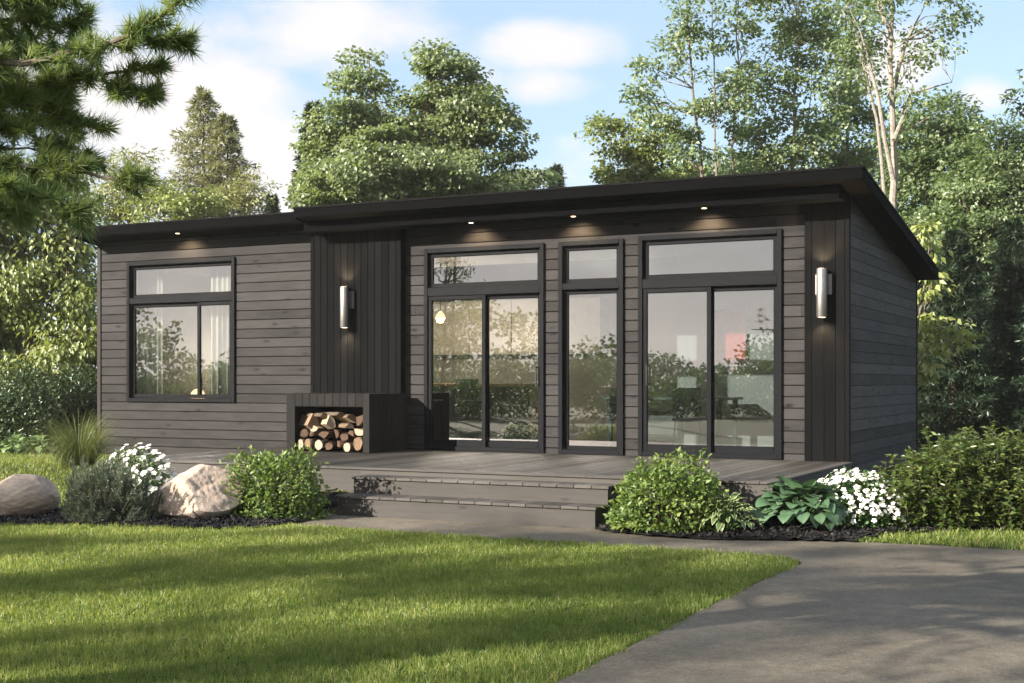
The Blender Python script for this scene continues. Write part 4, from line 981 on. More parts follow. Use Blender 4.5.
# ------------------------------------------------------------------ garden plants
def gz(x, y): return float(ground_z(x, y))
def shrub(name, label, x, y, rx, ry, h, seed, mat_, nst=60, leaf=.055, nleaf=6500, elong=.55, shell=.62, cat='shrub', group=None, up=.35, droop=.15, lumps=16, twig=None, bright=0.0, base=.0):
    """rounded bush: woody stems fanning out of the ground, leaves around their upper two thirds"""
    rng = np.random.default_rng(seed); z0 = gz(x, y)
    t = thing(name, label, cat, (x, y, z0), group)
    tb = MB(); lump = unit(rng.normal(size=(lumps, 3))); lump[:, 2] = np.abs(lump[:, 2]); la = rng.uniform(.04, .15, lumps)
    def rad(u):   # uneven outline
        return .86 + (np.maximum(0, u @ lump.T - .72) / .28 * la).sum(-1)
    ends = []
    for i in range(nst):
        u = unit(rng.normal(size=3)); u[2] = abs(u[2]) * .9 + .1; u = u / np.linalg.norm(u)
        e = np.array([x, y, z0 + base]) + u * np.array([rx, ry, h]) * rad(u[None])[0] * rng.uniform(.75, 1.0)
        b = np.array([x + u[0] * rx * .18, y + u[1] * ry * .18, z0 - .02])
        q, r = grow(b, e, .010, .003, rng, 5, .04, .08); tb.tube(q, r, 4, cap=False); ends.append(e)
    tb.build('stem', M['bark_dark'], t, fix=False)
    # stray shoots standing out of the dome
    sp = []
    for e in ends[::4]:
        c0 = np.array([x, y, z0]); d = unit((e - c0) * np.array([.7, .7, 1]) + rng.normal(0, .12, 3) * rx); ln = rng.uniform(.06, .15) * min(1, rx); m = 12
        Ps = e + d * (rng.random(m) * ln)[:, None]; As = d * .5 + rng.normal(0, .7, (m, 3)); Ls = leaf * rng.uniform(.5, 1.1, m)
        sp.append(leaf_geo(Ps, As, np.array([0, 0, .8]) + rng.normal(0, .5, (m, 3)), Ls, Ls * elong, .12, np.clip(rng.normal(.6, .15, m), 0, 1), .15))
    n = nleaf; u = unit(rng.normal(size=(n, 3))); u[:, 2] = np.abs(u[:, 2]) * 1.05 - .12; u = unit(u)
    rr = np.clip(1 - np.abs(rng.normal(0, .22, n)), .25, 1) * rad(u) * rng.uniform(.95, 1.05, n)
    k = 90; cl = unit(rng.normal(size=(k, 3))); ni = np.argmax(u @ cl.T, 1); cl_t = rng.normal(0, .10, k); cl_r = rng.uniform(.86, 1.08, k)
    P = np.array([x, y, z0 + base]) + u * rr[:, None] * cl_r[ni][:, None] * np.array([rx, ry, h])
    P[:, 2] = np.maximum(P[:, 2], z0 + .03)
    A = u * np.array([1, 1, .4]) + rng.normal(0, .6, (n, 3)); A[:, 2] += up - droop
    N = u + np.array([0, 0, .6]) + rng.normal(0, .45, (n, 3)); L = leaf * rng.uniform(.45, 1.4, n)
    tt = np.clip(rng.normal(.56 + bright, .16, n) + cl_t[ni] + .12 * (rr - .8), 0, 1)
    V, F, T = join([leaf_geo(P, A, N, L, L * elong, .12, tt, .15)] + sp)
    pmesh('foliage', V, F, M[mat_], t, tint=T); return t
shrub('round_shrub', 'round glossy green shrub between the big boulder and the steps', -5.02, -4.60, .60, .52, .74, 201, 'shrub', bright=.0)
shrub('round_shrub', 'round glossy green shrub right of the steps in front of the deck', -.83, -3.98, .60, .42, .68, 202, 'shrub', bright=.05)
shrub('dark_hedge', 'broad dark green hedge bush on the lawn edge left of the cabin', *at(25, HOR, 22.6)[:2], 1.10, .9, 1.32, 203, 'hedge', nst=40, leaf=.065, nleaf=17000, group='hedge bushes left of the cabin')
shrub('dark_hedge', 'dark green hedge bush closest to the left cabin corner', *at(75, HOR, 22.9)[:2], 0.75, .9, 1.20, 204, 'hedge', nst=40, leaf=.065, nleaf=14000, group='hedge bushes left of the cabin')
shrub('dark_hedge', 'dark green hedge bush cut off by the left picture edge', *at(-45, HOR, 22.4)[:2], 1.20, .9, 1.35, 205, 'hedge', nst=40, leaf=.065, nleaf=14000, group='hedge bushes left of the cabin')

def tall_shrub(label, spots, seed):
    """multi stemmed shrub of upright leafy shoots"""
    rng = np.random.default_rng(seed); x0, y0 = np.mean([s_[:2] for s_ in spots], 0); z0 = gz(x0, y0)
    t = thing('leafy_shrub', label, 'shrub', (x0, y0, z0)); tb = MB(); parts = []
    for (x, y, r, h, ns) in spots:
        for i in range(ns):
            a = rng.uniform(0, 2 * pi); q = sqrt(rng.random()) * r
            b = np.array([x + q * cos(a) * .6, y + q * sin(a) * .6, gz(x, y) - .02]); hh = h * rng.uniform(.55, 1.08) * (1 - .35 * (q / r) ** 2)
            e = b + np.array([cos(a) * q * .55 + rng.normal(0, .05), sin(a) * q * .55 + rng.normal(0, .05), hh])
            P_, R_ = grow(b, e, .007, .002, rng, 7, .03, 0); tb.tube(P_, R_, 4, cap=False)
            n = int(88 * hh / .8); s_ = rng.uniform(.02, 1, n); idx = s_ * 6; i0 = np.minimum(idx.astype(int), 5); fr = (idx - i0)[:, None]
            P = P_[i0] * (1 - fr) + P_[i0 + 1] * fr
            aa = rng.uniform(0, 2 * pi, n); A = np.stack([np.cos(aa), np.sin(aa), rng.normal(.25, .35, n)], 1)
            L = rng.uniform(.06, .11, n) * (1.1 - .35 * s_)
            parts.append(leaf_geo(P, A, np.array([0, 0, 1.0]) + rng.normal(0, .4, (n, 3)), L, L * .42, .12, np.clip(rng.normal(.42 + rng.normal(0, .1), .16, n), 0, 1), .2))
    tb.build('stem', M['bark_dark'], t, fix=False); V, F, T = join(parts); pmesh('foliage', V, F, M['shrub_big'], t, tint=T); return t
tall_shrub('large loose leafy shrub at the right edge in front of the gable', [(1.22, -2.95, .36, .78, 80), (1.58, -2.75, .46, .98, 130), (2.1, -2.5, .5, 1.02, 140), (2.75, -2.3, .5, 1.0, 100), (1.7, -2.15, .45, .98, 90)], 211)

def needles_bush(label, x, y, rx, ry, h, seed):
    rng = np.random.default_rng(seed); z0 = gz(x, y); t = thing('dwarf_pine', label, 'shrub', (x, y, z0)); tb = MB(); parts = []
    for i in range(460):
        u = unit(rng.normal(size=3)); u[2] = abs(u[2]); u = unit(u * np.array([1, 1, .9]))
        r = rng.uniform(.78, 1.04)
        e = np.array([x, y, z0 + .02]) + u * np.array([rx, ry, h]) * r * (.9 + .18 * sin(u[0] * 5 + seed) * sin(u[1] * 7))
        d = unit(u * np.array([.5, .5, .3]) + np.array([0, 0, .75]) + rng.normal(0, .18, 3)); ln = rng.uniform(.12, .20)
        b = e - d * ln
        if i % 3 == 0: tb.tube([(x + u[0] * .1, y + u[1] * .1, z0), tuple(b - d * .1), tuple(b), tuple(e)], [.008, .006, .005, .003], 4, cap=False)
        n = 90; s_ = rng.random(n); P = b + d * (s_ * ln)[:, None]
        A = d * .75 + rng.normal(0, .5, (n, 3)); L = rng.uniform(.035, .06, n)
        parts.append(blade_geo(P, A, L, np.full(n, .0058), rng, np.clip(rng.normal(.34 + .35 * s_, .15, n), 0, 1)))
    tb.build('stem', M['bark_dark'], t, fix=False); V, F, T = join(parts); pmesh('needles', V, F, M['mugo'], t, tint=T); return t
needles_bush('grey green dwarf pine between the two boulders', -6.28, -5.72, .62, .50, .72, 221)

def bedding(label, x, y, rx, ry, h, seed, nfl, fs, tall=False):
    rng = np.random.default_rng(seed); z0 = gz(x, y); t = thing('white_flowers', label, 'flowers', (x, y, z0)); tb = MB()
    n = 2600; u = unit(rng.normal(size=(n, 3))); u[:, 2] = np.abs(u[:, 2]); rr = rng.random(n) ** .35
    P = np.array([x, y, z0 + .02]) + u * rr[:, None] * np.array([rx, ry, h]); A = u + rng.normal(0, .6, (n, 3)); L = rng.uniform(.03, .06, n)
    V, F, T = leaf_geo(P, A, u + np.array([0, 0, .8]) + rng.normal(0, .3, (n, 3)), L, L * .6, .1, np.clip(rng.normal(.45, .2, n), 0, 1), .15)
    pmesh('leaves', V, F, M['flowerleaf'], t, tint=T)
    parts = []
    for i in range(nfl):
        u = unit(rng.normal(size=3)); u[2] = abs(u[2]) * .8 + .12; u = unit(u); r = rng.uniform(.93, 1.1 if tall else 1.05)
        c = np.array([x, y, z0 + .02]) + u * r * np.array([rx, ry, h]); nrm = unit(u * .7 + np.array([-.2, -.5, .5]) + rng.normal(0, .25, 3))
        if tall or i % 4 == 0: tb.tube([tuple(c - nrm * .12 - np.array([0, 0, .05])), tuple(c - nrm * .005)], [.002, .0015], 3, cap=False)
        s1 = unit(np.cross(nrm, rng.normal(size=3))); s2 = np.cross(nrm, s1); a0 = rng.uniform(0, 6.28); sz = fs * rng.uniform(.7, 1.2)
        a = a0 + np.arange(5) * 2 * pi / 5; D = np.cos(a)[:, None] * s1 + np.sin(a)[:, None] * s2 + nrm * rng.uniform(.05, .3)
        parts.append(leaf_geo(np.repeat(c[None], 5, 0), D, np.repeat(nrm[None], 5, 0), np.full(5, sz), np.full(5, sz * .95), .05, np.clip(rng.normal(.5, .2, 5), 0, 1), .1))
    tb.build('stem', M['flowerleaf'], t, fix=False); V, F, T = join(parts); pmesh('blossoms', V, F, M['petal'], t, tint=T); return t
bedding('mound of white flowers in front of the dark right corner', .74, -3.12, .50, .42, .54, 231, 420, .030)
bedding('loose white flowers behind the big boulder', -6.80, -4.75, .52, .40, .68, 232, 210, .040, True)

def hosta(label, x, y, r, h, nl, ls, seed, mat_, wid=.62, name='hosta', cat='plant', group=None):
    rng = np.random.default_rng(seed); z0 = gz(x, y); t = thing(name, label, cat, (x, y, z0), group)
    Vs, Fs, Ts, Es = [], [], [], []; o = 0; tb = MB()
    nu, nv = 8, 5
    for i in range(nl):
        a = i * 2.399 + rng.normal(0, .2); f = (i + .5) / nl          # inner leaves first
        el = .95 - .95 * f + rng.normal(0, .15); L = ls * rng.uniform(.75, 1.15); rad_ = r * (.10 + .62 * f ** .8)
        d = np.array([cos(a), sin(a), 0]); s = np.array([-sin(a), cos(a), 0])
        b = np.array([x, y, z0 + .01]); st = b + d * rad_ + np.array([0, 0, h * (.95 - .62 * f) * rng.uniform(.85, 1.1)])
        tb.tube([tuple(b + d * .03), tuple((b + st) / 2 + np.array([0, 0, .25 * h * (1 - f)]) + d * .02), tuple(st)], [.006, .005, .004], 4, cap=False)
        uu = np.linspace(0, 1, nu); el_u = el - uu * (1.1 + .6 * f); X = np.concatenate([[0], np.cumsum(np.cos(el_u[:-1]) * L / (nu - 1))]); Z = np.concatenate([[0], np.cumsum(np.sin(el_u[:-1]) * L / (nu - 1))])
        w = L * wid * .5 * np.sin(pi * np.clip(uu ** .72, 0, 1)) ** .8; w[-1] = .001; w[0] = .004
        tw = rng.normal(0, .25); tb_ = np.clip(rng.normal(.45, .2), 0, 1)
        for iu in range(nu):
            for iv in range(nv):
                v = -1 + 2 * iv / (nv - 1); nz_ = np.array([-d[0] * sin(el_u[iu]), -d[1] * sin(el_u[iu]), cos(el_u[iu])])
                sv = s * cos(tw) + nz_ * sin(tw)
                p = st + d * X[iu] + np.array([0, 0, Z[iu]]) + sv * v * w[iu] + nz_ * (.10 * abs(v) * w[iu] + .004 * sin(iu * 2.1 + iv * 3))
                Vs.append(p); Ts.append(tb_ + (.10 if iv % 2 else -.08)); Es.append(max(abs(v) * .8 if abs(v) > .4 else 0, 1.0 if iu == nu - 1 else 0) if mat_ == 'hosta_var' else 0)
        for iu in range(nu - 1):
            for iv in range(nv - 1):
                q = o + iu * nv + iv; Fs.append((q, q + 1, q + nv + 1, q + nv))
        o += nu * nv
    tb.build('stalks', M['flowerleaf'], t, fix=False)
    pmesh('leaves', np.array(Vs), np.array(Fs), M[mat_], t, tint=np.clip(Ts, 0, 1), edge=Es, smooth=True); return t
hosta('big hosta with broad blue green leaves in front of the deck corner', .30, -3.48, .54, .36, 150, .20, 241, 'hosta', .80)
hosta('small hosta with white edged leaves between round shrub and big hosta', -.24, -4.02, .34, .30, 90, .13, 242, 'hosta_var', .42)
for i, (x, y, lb) in enumerate(((*at(15, HOR, 21.3)[:2], 'pale low plant at the foot of the hedge nearest the left picture edge'), (*at(38, HOR, 21.4)[:2], 'pale low plant in the middle of the hedge foot'), (*at(58, HOR, 21.6)[:2], 'pale low plant at the hedge foot nearest the tall grass'))):
    hosta(lb, x, y, .40, .26, 44, .15, 243 + i, 'hosta_pale', .7, 'low_plant', 'plant', 'pale plants at the hedge foot')
def fountain(label, x, y, h, n, seed, spread=.9):
    rng = np.random.default_rng(seed); z0 = gz(x, y); t = thing('fountain_grass', label, 'grass plant', (x, y, z0))
    ns = 7; a = rng.uniform(0, 2 * pi, n); sp = rng.uniform(.1, 1, n) * spread; L = h * rng.uniform(.7, 1.15, n); w = rng.uniform(.006, .012, n); u = np.linspace(0, 1, ns)
    d = np.stack([np.cos(a), np.sin(a), 0 * a], 1); s = np.stack([-np.sin(a), np.cos(a), 0 * a], 1); el = 1.5 - sp * .5
    b = np.array([x, y, z0]) + d * rng.uniform(0, .22, n)[:, None]
    V = []; P = b.copy()
    for i in range(ns):
        ww = (w * (1 - u[i]) ** .6)[:, None] * .5; V.append(np.stack([P - s * ww, P + s * ww], 1)); e = el - u[i] ** 1.5 * (1.1 + sp)
        P = P + (d * np.cos(e)[:, None] + np.array([0, 0, 1.0]) * np.sin(e)[:, None]) * (L / (ns - 1))[:, None]
    V = np.stack(V, 1).reshape(-1, 3)
    base = np.arange(n)[:, None] * ns * 2; F = np.concatenate([base + np.array([[2 * i, 2 * i + 1, 2 * i + 3, 2 * i + 2]]) for i in range(ns - 1)])
    T = np.clip(np.repeat(rng.normal(.4, .2, n), ns * 2) + np.tile(np.repeat(u * .3, 2), n), 0, 1)
    pmesh('blades', V, F, M['fgrass'], t, tint=T); return t
fountain('tall arching ornamental grass at the left cabin corner', -10.45, -2.0, 1.0, 900, 251, 1.5)

# boulders
def boulder(label, x, y, rx, ry, h, seed, cuts, rot=0.):
    rng = np.random.default_rng(seed); z0 = gz(x, y)
    bm = bmesh.new(); bmesh.ops.create_icosphere(bm, subdivisions=6, radius=1.0)
    V = np.array([v.co[:] for v in bm.verts]); F = np.array([[v.index for v in f.verts] for f in bm.faces]); bm.free()
    for (nx, ny, nz_, dd) in cuts:                                         # broad worn facets
        nrm = unit(np.array([nx, ny, nz_], float)); e = V @ nrm - dd; V = V - nrm * (np.maximum(e, 0) * .93)[:, None]
    ph = rng.uniform(0, 6, (14, 3)); dr = unit(rng.normal(size=(14, 3)))
    U = unit(V); disp = np.zeros(len(V))
    for i in range(14): fr = 2.2 + i * 1.3; disp += .020 / (1 + i * .55) * np.sin(fr * (U @ dr[i]) * 2 + ph[i, 0]) * np.sin(fr * (U @ np.roll(dr[i], 1)) + ph[i, 1])
    disp += rng.normal(0, .0018, len(V))
    V = V + U * disp[:, None]
    c, s_ = cos(rot), sin(rot); V = np.stack([V[:, 0] * c - V[:, 1] * s_, V[:, 0] * s_ + V[:, 1] * c, V[:, 2]], 1)
    V = V * np.array([rx, ry, h * .5]) ; V[:, 2] -= V[:, 2].min(); V[:, 2] *= h / V[:, 2].max()
    V += np.array([x, y, z0 - .04])
    o = pmesh('boulder', V, F, M['granite'], smooth=True, loc=(x, y, z0)); o.data.set_sharp_from_angle(angle=RD(38)); return tag(o, label, 'boulder', 'granite boulders in the left bed')
def granite():
    t = NT('pinkish_granite'); v = t.coord(); n1 = t.noise(v, 3.5, 8, .65); n2 = t.noise(v, 40, 5, .7); n3 = t.noise(t.coord((4, 4, 14)), 1.3, 6, .6)
    f = t.math('MULTIPLY_ADD', n1, .45, t.math('MULTIPLY_ADD', n2, .3, t.math('MULTIPLY', n3, .25)))
    c = t.ramp(f, [(.33, (.19, .15, .122)), (.44, (.33, .268, .225)), (.56, (.44, .37, .315)), (.70, (.52, .46, .40))])
    vo = t.n('ShaderNodeTexVoronoi'); vo.inputs['Scale'].default_value = 110; t.l(v, vo.inputs[0])
    sp = t.n('ShaderNodeMapRange'); t.l(vo.outputs['Distance'], sp.inputs[0]); sp.inputs[1].default_value = .12; sp.inputs[2].default_value = .32; sp.inputs[3].default_value = .4; sp.inputs[4].default_value = 0
    c = t.mix(sp.outputs[0], c, (.10, .085, .07))
    t.bump(t.math('MULTIPLY_ADD', n2, .5, n1), .7, .03); return t.set(c, .85, spec=.2)
M['granite'] = granite()
boulder('large pinkish granite boulder with a flat sloping face between dwarf pine and round shrub', -5.68, -5.10, .58, .42, .62, 261, [(-.60, -.35, .72, .50), (.80, -.35, .42, .52), (.0, -1, .12, .66), (-1, -.2, -.1, .80), (.1, .5, 1, .84), (-.2, -.6, .9, .62)])
boulder('smooth rounded granite boulder cut off by the left picture edge', -7.45, -5.75, .38, .38, .50, 262, [(-.6, -.3, .75, .86), (.8, .1, .5, .85)], .4)

# ------------------------------------------------------------------ pine whose boughs hang in at the upper left
def pine():
    rng = np.random.default_rng(301); D0 = 5.2
    foot = at(-330, HOR, 5.4); foot[2] = 0
    t = thing('pine_tree', 'old pine whose long needled boughs hang in at the upper left', 'tree', foot)
    tb = MB(); tb.tube([(foot[0], foot[1], -.1), (foot[0] + .05, foot[1], 2), (foot[0], foot[1] + .05, 5), (foot[0], foot[1], 9)], [.22, .19, .15, .04], 12)
    parts = []
    def tuft(p, d, n=78, ln=.095, br=0.0):
        n = int(n * 1.15)
        d = unit(d); A = d * rng.uniform(-.1, 1.1, n)[:, None] + rng.normal(0, .46, (n, 3)); P = p - d * (rng.random(n) * .07)[:, None]
        parts.append(blade_geo(P, A, ln * rng.uniform(.7, 1.15, n), np.full(n, .0058), rng, np.clip(rng.normal(.56 + br, .18, n), 0, 1)))
    def bough(px, r0=.022, dep=0., twl=.20, dens=1.0, first=.12):
        P = np.array([at(x, y, D0 + dep + dd) for x, y, dd in px])
        Q = []
        for a, b in zip(P[:-1], P[1:]):
            m = max(2, int(np.linalg.norm(b - a) / .07))
            for i in range(m): Q.append(a + (b - a) * i / m + rng.normal(0, .006, 3))
        Q.append(P[-1]); Q = np.array(Q); m = len(Q); s_ = np.linspace(0, 1, m)
        tb.tube(Q, r0 * (1 - .8 * s_), 6)
        for i in range(m):
            if s_[i] < first: continue
            d = unit(Q[min(i + 1, m - 1)] - Q[max(i - 1, 0)])
            for q in range(rng.poisson(2.9 * dens)):
                tw = unit(d * rng.uniform(.4, 1.1) + rng.normal(0, .75, 3) + np.array([0, 0, .12])); ln = twl * rng.uniform(.3, 1.05) * (1.1 - .6 * s_[i])
                e = Q[i] + tw * ln
                tb.tube([tuple(Q[i]), tuple((Q[i] + e) / 2 + rng.normal(0, .008, 3)), tuple(e)], [.005, .004, .003], 4, cap=False)
                br = rng.normal(0, .10) + .20 * (tw[2] > .25)
                for w in (.55, 1.0): tuft(Q[i] + tw * ln * w, tw, int(40 + 30 * w), 0.074, br)
        tuft(Q[-1], Q[-1] - Q[-3], 110, .095, .05)
    B = [
     ([(-330, 60, .3), (-150, 70, .1), (-20, 66, 0), (60, 55, 0), (110, 42, -.1), (150, 22, -.1), (188, -6, -.1)], .030, 0, .17, .85),
     ([(60, 55, 0), (110, 46, 0), (150, 42, 0), (184, 42, .05)], .010, 0, .13, 1.0),
     ([(-330, 110, .3), (-100, 95, .2), (30, 85, .1), (90, 76, 0), (130, 70, 0), (158, 68, 0)], .022, .1, .14, .8),
     ([(85, 76, 0), (120, 88, 0), (152, 96, 0)], .009, .1, .10, 1.0),
     ([(-330, 120, .2), (-80, 110, 0), (20, 105, 0), (70, 118, 0), (104, 128, 0)], .02, .2, .17, .95),
     ([(-330, 170, .2), (-90, 160, .1), (20, 165, 0), (80, 172, 0), (120, 180, 0), (148, 182, 0)], .022, .1, .17, .85),
     ([(-330, 190, .2), (-60, 180, 0), (15, 190, -.1), (48, 198, -.1), (76, 212, -.1)], .018, -.1, .16, .85),
     ([(-250, -40, .2), (-60, -10, 0), (20, 5, 0), (66, -8, 0)], .02, .1, .2, 1.1),
     ([(-250, 10, .2), (-60, 20, 0), (20, 18, 0), (62, 26, 0), (84, 22, 0)], .02, .2, .2, 1.1),
     ([(-200, 60, .2), (-40, 52, 0), (20, 48, 0), (56, 56, 0)], .016, .4, .24, 1.2),
     ([(-200, 90, .2), (-40, 80, 0), (20, 84, 0), (70, 98, 0)], .016, .5, .24, 1.2),
     ([(-200, 130, .2), (-40, 128, 0), (20, 132, 0), (64, 146, 0)], .016, .3, .22, 1.0),
     ([(-200, 150, .2), (-40, 150, 0), (30, 150, 0), (90, 158, 0)], .014, .5, .18, .8),
     ([(-200, 200, .2), (-60, 200, 0), (20, 210, 0)], .014, .1, .18, .9),
     ([(-200, -60, .2), (-60, -40, 0), (10, -30, 0)], .016, .5, .24, 1.0),
     ([(-200, 20, .2), (-60, 30, .3), (0, 40, .4), (40, 60, .4)], .014, .6, .22, 1.3),
     ([(-200, 110, .2), (-60, 100, .3), (0, 110, .4), (56, 92, .4)], .014, .7, .22, 1.3),
     ([(-200, 175, .2), (-60, 180, .3), (0, 180, .3), (50, 190, .3)], .014, .6, .22, 1.1),
     ([(-200, 140, .2), (-60, 140, .3), (0, 120, .3), (48, 122, .3)], .014, .9, .22, 1.2),
     ([(-200, 0, .2), (-60, 0, .3), (0, -8, .3), (40, 4, .3)], .014, .8, .22, 1.2),
     ([(-300, -200, .3), (-150, -160, .2), (0, -150, .2), (90, -140, .2)], .02, .3, .24, .6),
    ]
    for b in B: bough(b[0], b[1], b[2], b[3], b[4])
    # the rest of the crown, outside the picture but casting its shade
    for i in range(20):
        z = rng.uniform(2.2, 9); a = rng.uniform(0, 2 * pi); L = (9.6 - z) * .32 + .5
        if cos(a) * RT[0] + sin(a) * RT[1] > .25 and z < 5.2: continue
        s0 = np.array([foot[0], foot[1], z]); e = s0 + np.array([cos(a) * L, sin(a) * L, rng.uniform(-.1, .3)])
        q, r = grow(s0, e, .03, .008, rng, 8, .03, .02); tb.tube(q, r, 5, cap=False)
        for j in range(2, 8):
            for w in range(3):
                tuft(q[j] + rng.normal(0, .16, 3), rng.normal(size=3) + (e - s0), 30, .16)
    tb.build('trunk', M['bark_mid'], t, smooth=True, fix=False)
    V, F, T = join(parts); pmesh('crown', V, F, M['needle_pine'], t, tint=T)
pine()

# ------------------------------------------------------------------ trees on the sunny side, outside the picture: their shade falls on lawn and drive
def shade_tree(x, y, h0, h1, r, seed, label, ncl=34, lc=150, clump=.50, leaf=.10):
    rng = np.random.default_rng(seed); t = thing('shade_tree', label, 'tree', (x, y, 0), 'tall trees in front of the lawn')
    tb = MB(); zz = np.linspace(-.1, h1 - .4, 9); tr = np.array([[x + rng.normal(0, .05), y + rng.normal(0, .05), q] for q in zz]); tb.tube(tr, np.linspace(.10, .02, 9), 8)
    parts = []
    for i in range(ncl):
        u = unit(rng.normal(size=3)); rr = rng.random() ** .45
        c = np.array([x, y, (h0 + h1) / 2]) + u * rr * np.array([r, r, (h1 - h0) / 2])
        j = int(np.clip(np.searchsorted(zz, c[2] - .7), 1, 8)); q, rad_ = grow(tr[j], c, .035, .008, rng, 5, .05); tb.tube(q, rad_, 4, cap=False)
        n = lc; d = unit(rng.normal(size=(n, 3))) * (rng.random(n) ** .45)[:, None] * np.array([1, 1, .5]) * clump * rng.uniform(.7, 1.3)
        A = d + rng.normal(0, .4, (n, 3)); A[:, 2] -= .3; L = leaf * rng.uniform(.7, 1.2, n)
        parts.append(leaf_geo(c + d, A, np.array([0, 0, 1.0]) + rng.normal(0, .5, (n, 3)), L, L * .7, .12, np.clip(rng.normal(.45, .18, n), 0, 1)))
    tb.build('trunk', M['bark_mid'], t, smooth=True, fix=False); V, F, T = join(parts); pmesh('crown', V, F, M['leaf_maple'], t, tint=T)
SH = [(-22.2, -26.0, 6.4, 9.6, 2.0), (-20.2, -26.0, 6.6, 10.6, 2.3), (-16.15, -26.0, 6.6, 10.6, 2.5), (-13.1, -26.0, 7.4, 11.0, 2.5), (-7.6, -26.0, 7.2, 11.4, 2.9), (-5.2, -26.0, 7.4, 11.0, 1.9)]
for i, (x, y, a, b, r) in enumerate(SH): shade_tree(x, y, a, b, r, 400 + i, ncl=58 if i == 4 else 52, clump=.40, label= 'high crowned tree in front of the lawn, %s from the drive' % ['farthest', 'fifth', 'fourth', 'third', 'second', 'first'][i])

shade_tree(-17.1, -20.0, .9, 5.6, 1.35, 431, 'small leafy tree at the left of the lawn, mirrored in the left sliding door', 60, 110, .42, .085)
# a low tree line far in front of the cabin (seen in the glass)
rngf = np.random.default_rng(72); parts = []
for k in range(1500):
    a = rngf.uniform(pi * .95, pi * 2.02); R_ = rngf.uniform(70, 82); h = 4.2 + 2.0 * sin(a * 17) + 1.3 * sin(a * 41 + 1) + .8 * sin(a * 93)
    c = np.array([cos(a) * R_, sin(a) * R_, rngf.uniform(.02, 1) * max(h, 1.5)]); n = 80
    P = c + unit(rngf.normal(size=(n, 3))) * (rngf.random(n) ** .4)[:, None] * np.array([1.5, 1.5, .9]); A = rngf.normal(size=(n, 3)); N = np.array([0, 0, 1.0]) + rngf.normal(0, .5, (n, 3)); L = rngf.uniform(.22, .42, n)
    parts.append(leaf_geo(P, A, N, L, L * .8, .15, np.clip(rngf.normal(.35, .2, n), 0, 1)))
for k in range(1500):  # nearer unseen hedge ring, added to darken the lower part of the reflections
    a = rngf.uniform(pi * .98, pi * 1.9); R_ = rngf.uniform(33, 39); h = 1.9 + .5 * sin(a * 23) + .35 * sin(a * 61 + 1)
    c = np.array([cos(a) * R_, sin(a) * R_, rngf.uniform(.02, 1) * max(h, .8)]); n = 90
    P = c + unit(rngf.normal(size=(n, 3))) * (rngf.random(n) ** .4)[:, None] * np.array([.8, .8, .35]); A = rngf.normal(size=(n, 3)); N = np.array([0, 0, 1.0]) + rngf.normal(0, .5, (n, 3)); L = rngf.uniform(.10, .20, n)
    parts.append(leaf_geo(P, A, N, L, L * .8, .15, np.clip(rngf.normal(.3, .2, n), 0, 1)))
V, F, T = join(parts); o = pmesh('far_treeline', V, F, M['leaf_deep'], tint=T); o['kind'] = 'stuff'; o['label'] = 'far tree line and added nearer hedge ring mirrored in the glass'; o['category'] = 'wood'

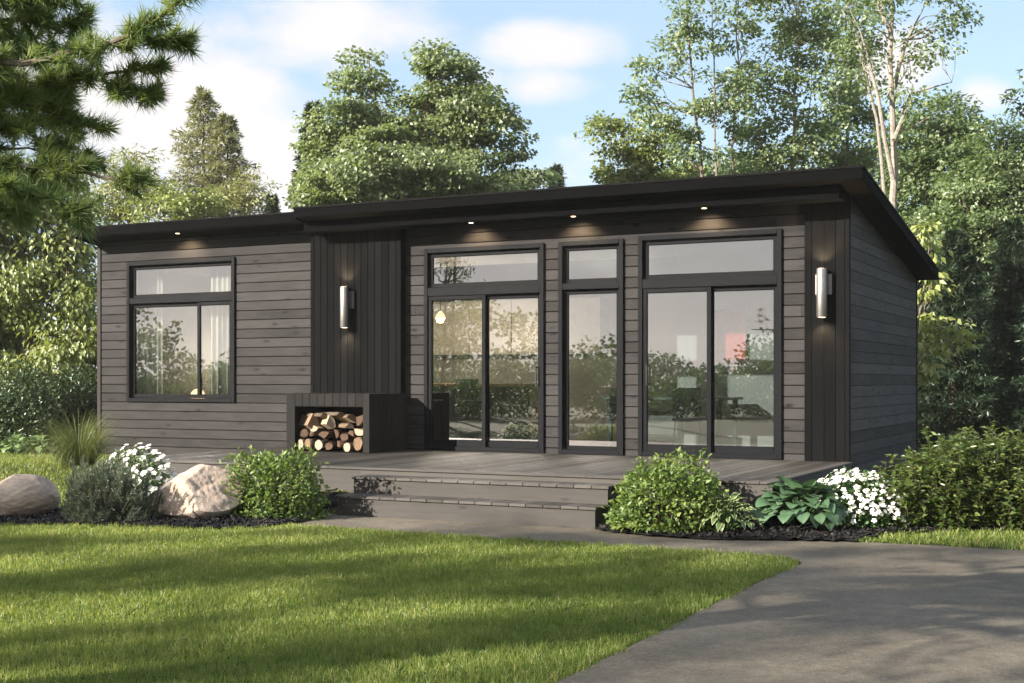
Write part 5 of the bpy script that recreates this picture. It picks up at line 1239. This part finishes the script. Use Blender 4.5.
# ------------------------------------------------------------------ lawn
def lawn():
    rng = np.random.default_rng(501); out = []
    def visible(P, m=.22):
        r = P - CAM; dpt = r @ FW; u = r @ RT / np.maximum(dpt, .01) * FPX + 512
        return (dpt > 3.2) & (u > -1024 * m) & (u < 1024 * (1 + m)), dpt
    def cand(x0, x1, y0, y1, dens):
        n = int((x1 - x0) * (y1 - y0) * dens); return rng.uniform(x0, x1, n), rng.uniform(y0, y1, n)
    for (x0, x1, y0, y1, dn) in ((-9, .9, -12.6, -5.1, 9500), (-17, -6, -7.5, 2.5, 2600), (.8, 7, -4.05, 3, 5200), (-20, -11.5, -2, 4.5, 1500), (-5.2, -4.4, -4.3, -3.3, 7000), (-1.6, -1.0, -4.3, -3.3, 7000), (2.0, 10, 2, 9, 900)):
        x, y = cand(x0, x1, y0, y1, dn)
        wx = .030 * np.sin(y * 9 + 2 * np.sin(y * 4)) + rng.normal(0, .012, len(x)); wy = .030 * np.sin(x * 8 + 2 * np.sin(x * 3.3)) + rng.normal(0, .012, len(x))
        k = ~inside(DRIVE, x + wx, y + wy) & ~inside(BED_L, x, y) & ~inside(BED_R, x, y)
        k &= ~((x > -8.4) & (x < .1) & (y > -3.44) & (y < 5)) & ~((x > -12.1) & (x < .02) & (y > -.02) & (y < 4.7)) & ~((x > -4.57) & (x < -1.5) & (y > -4.17) & (y < -3.4))
        x, y = x[k], y[k]; P = np.stack([x, y, ground_z(x, y)], 1); v, d = visible(P)
        keep = v & (rng.random(len(P)) < np.clip((7.5 / np.maximum(d, 1)) ** 1.1, .18, 1)); out.append(P[keep])
    P = np.concatenate(out); n = len(P); d = (P - CAM) @ FW
    pat = np.sin(P[:, 0] * 1.7 + 2 * np.sin(P[:, 1] * .9)) * np.sin(P[:, 1] * 2.1 + 1.5 * np.sin(P[:, 0] * 1.3)); fine = np.sin(P[:, 0] * 9 + 3 * np.sin(P[:, 1] * 5)) * np.sin(P[:, 1] * 11 + 2 * np.sin(P[:, 0] * 7))
    cell = lambda q: np.modf(np.abs(np.sin(np.floor(P[:, 0] * q + .35 * np.sin(P[:, 1] * 31)) * 12.9898 + np.floor(P[:, 1] * q + .35 * np.sin(P[:, 0] * 29)) * 78.233) * 43758.5453))[0]
    tf = cell(17.0) - .5; tg = cell(6.0) - .5
    a = rng.uniform(0, 2 * pi, n); lean = np.abs(rng.normal(.0, .55, n)); A = np.stack([np.cos(a) * np.sin(lean), np.sin(a) * np.sin(lean), np.cos(lean)], 1)
    L = rng.uniform(.024, .058, n) * (1 + .16 * pat + .18 * fine + .55 * tf); W = rng.uniform(.0028, .0046, n) * np.clip(d / 7, .85, 2.2)
    straw = rng.random(n) < .09 + .10 * (fine > .3) + .05 * (pat > .4)
    tint = np.clip(rng.normal(.42 + .08 * pat + .07 * fine + .20 * tf + .12 * tg, .16, n) + np.where(straw, .5, 0), 0, 1)
    L = np.where(straw, L * .8, L)
    S = unit(np.cross(A, rng.normal(size=A.shape))); bend = np.stack([np.cos(a), np.sin(a), -.6 + 0 * a], 1) * (L * .28 * lean)[:, None]
    V = np.stack([P - S * (W * .5)[:, None], P + S * (W * .5)[:, None], P + A * (L * .6)[:, None] + S * (W * .42)[:, None], P + A * (L * .6)[:, None] - S * (W * .42)[:, None], P + A * L[:, None] + bend], 1).reshape(-1, 3)
    b = np.arange(n)[:, None] * 5
    F = np.concatenate([b + np.array([[0, 1, 2]]), b + np.array([[0, 2, 3]]), b + np.array([[3, 2, 4]])])
    T = np.repeat(tint, 5)
    o = pmesh('lawn_grass', V, F, M['lawn'], tint=T); o['kind'] = 'stuff'; o['label'] = 'short mown green lawn grass with paler straw bits'; o['category'] = 'grass'
    return n
print('blades', lawn())

# ------------------------------------------------------------------ thin haze, added to lighten and soften the dark trees
hz = bpy.data.materials.new('air'); hz.use_nodes = True; hz.node_tree.nodes.clear()
ho = hz.node_tree.nodes.new('ShaderNodeOutputMaterial'); hv = hz.node_tree.nodes.new('ShaderNodeVolumePrincipled')
hv.inputs['Color'].default_value = (.96, .95, .92, 1); hv.inputs['Density'].default_value = .0006; hv.inputs['Anisotropy'].default_value = .2
hz.node_tree.links.new(hv.outputs[0], ho.inputs['Volume'])
mb = MB(); mb.box(-640, 640, -640, 640, -1.3, 24); h = mb.build('haze', hz); h['kind'] = 'stuff'
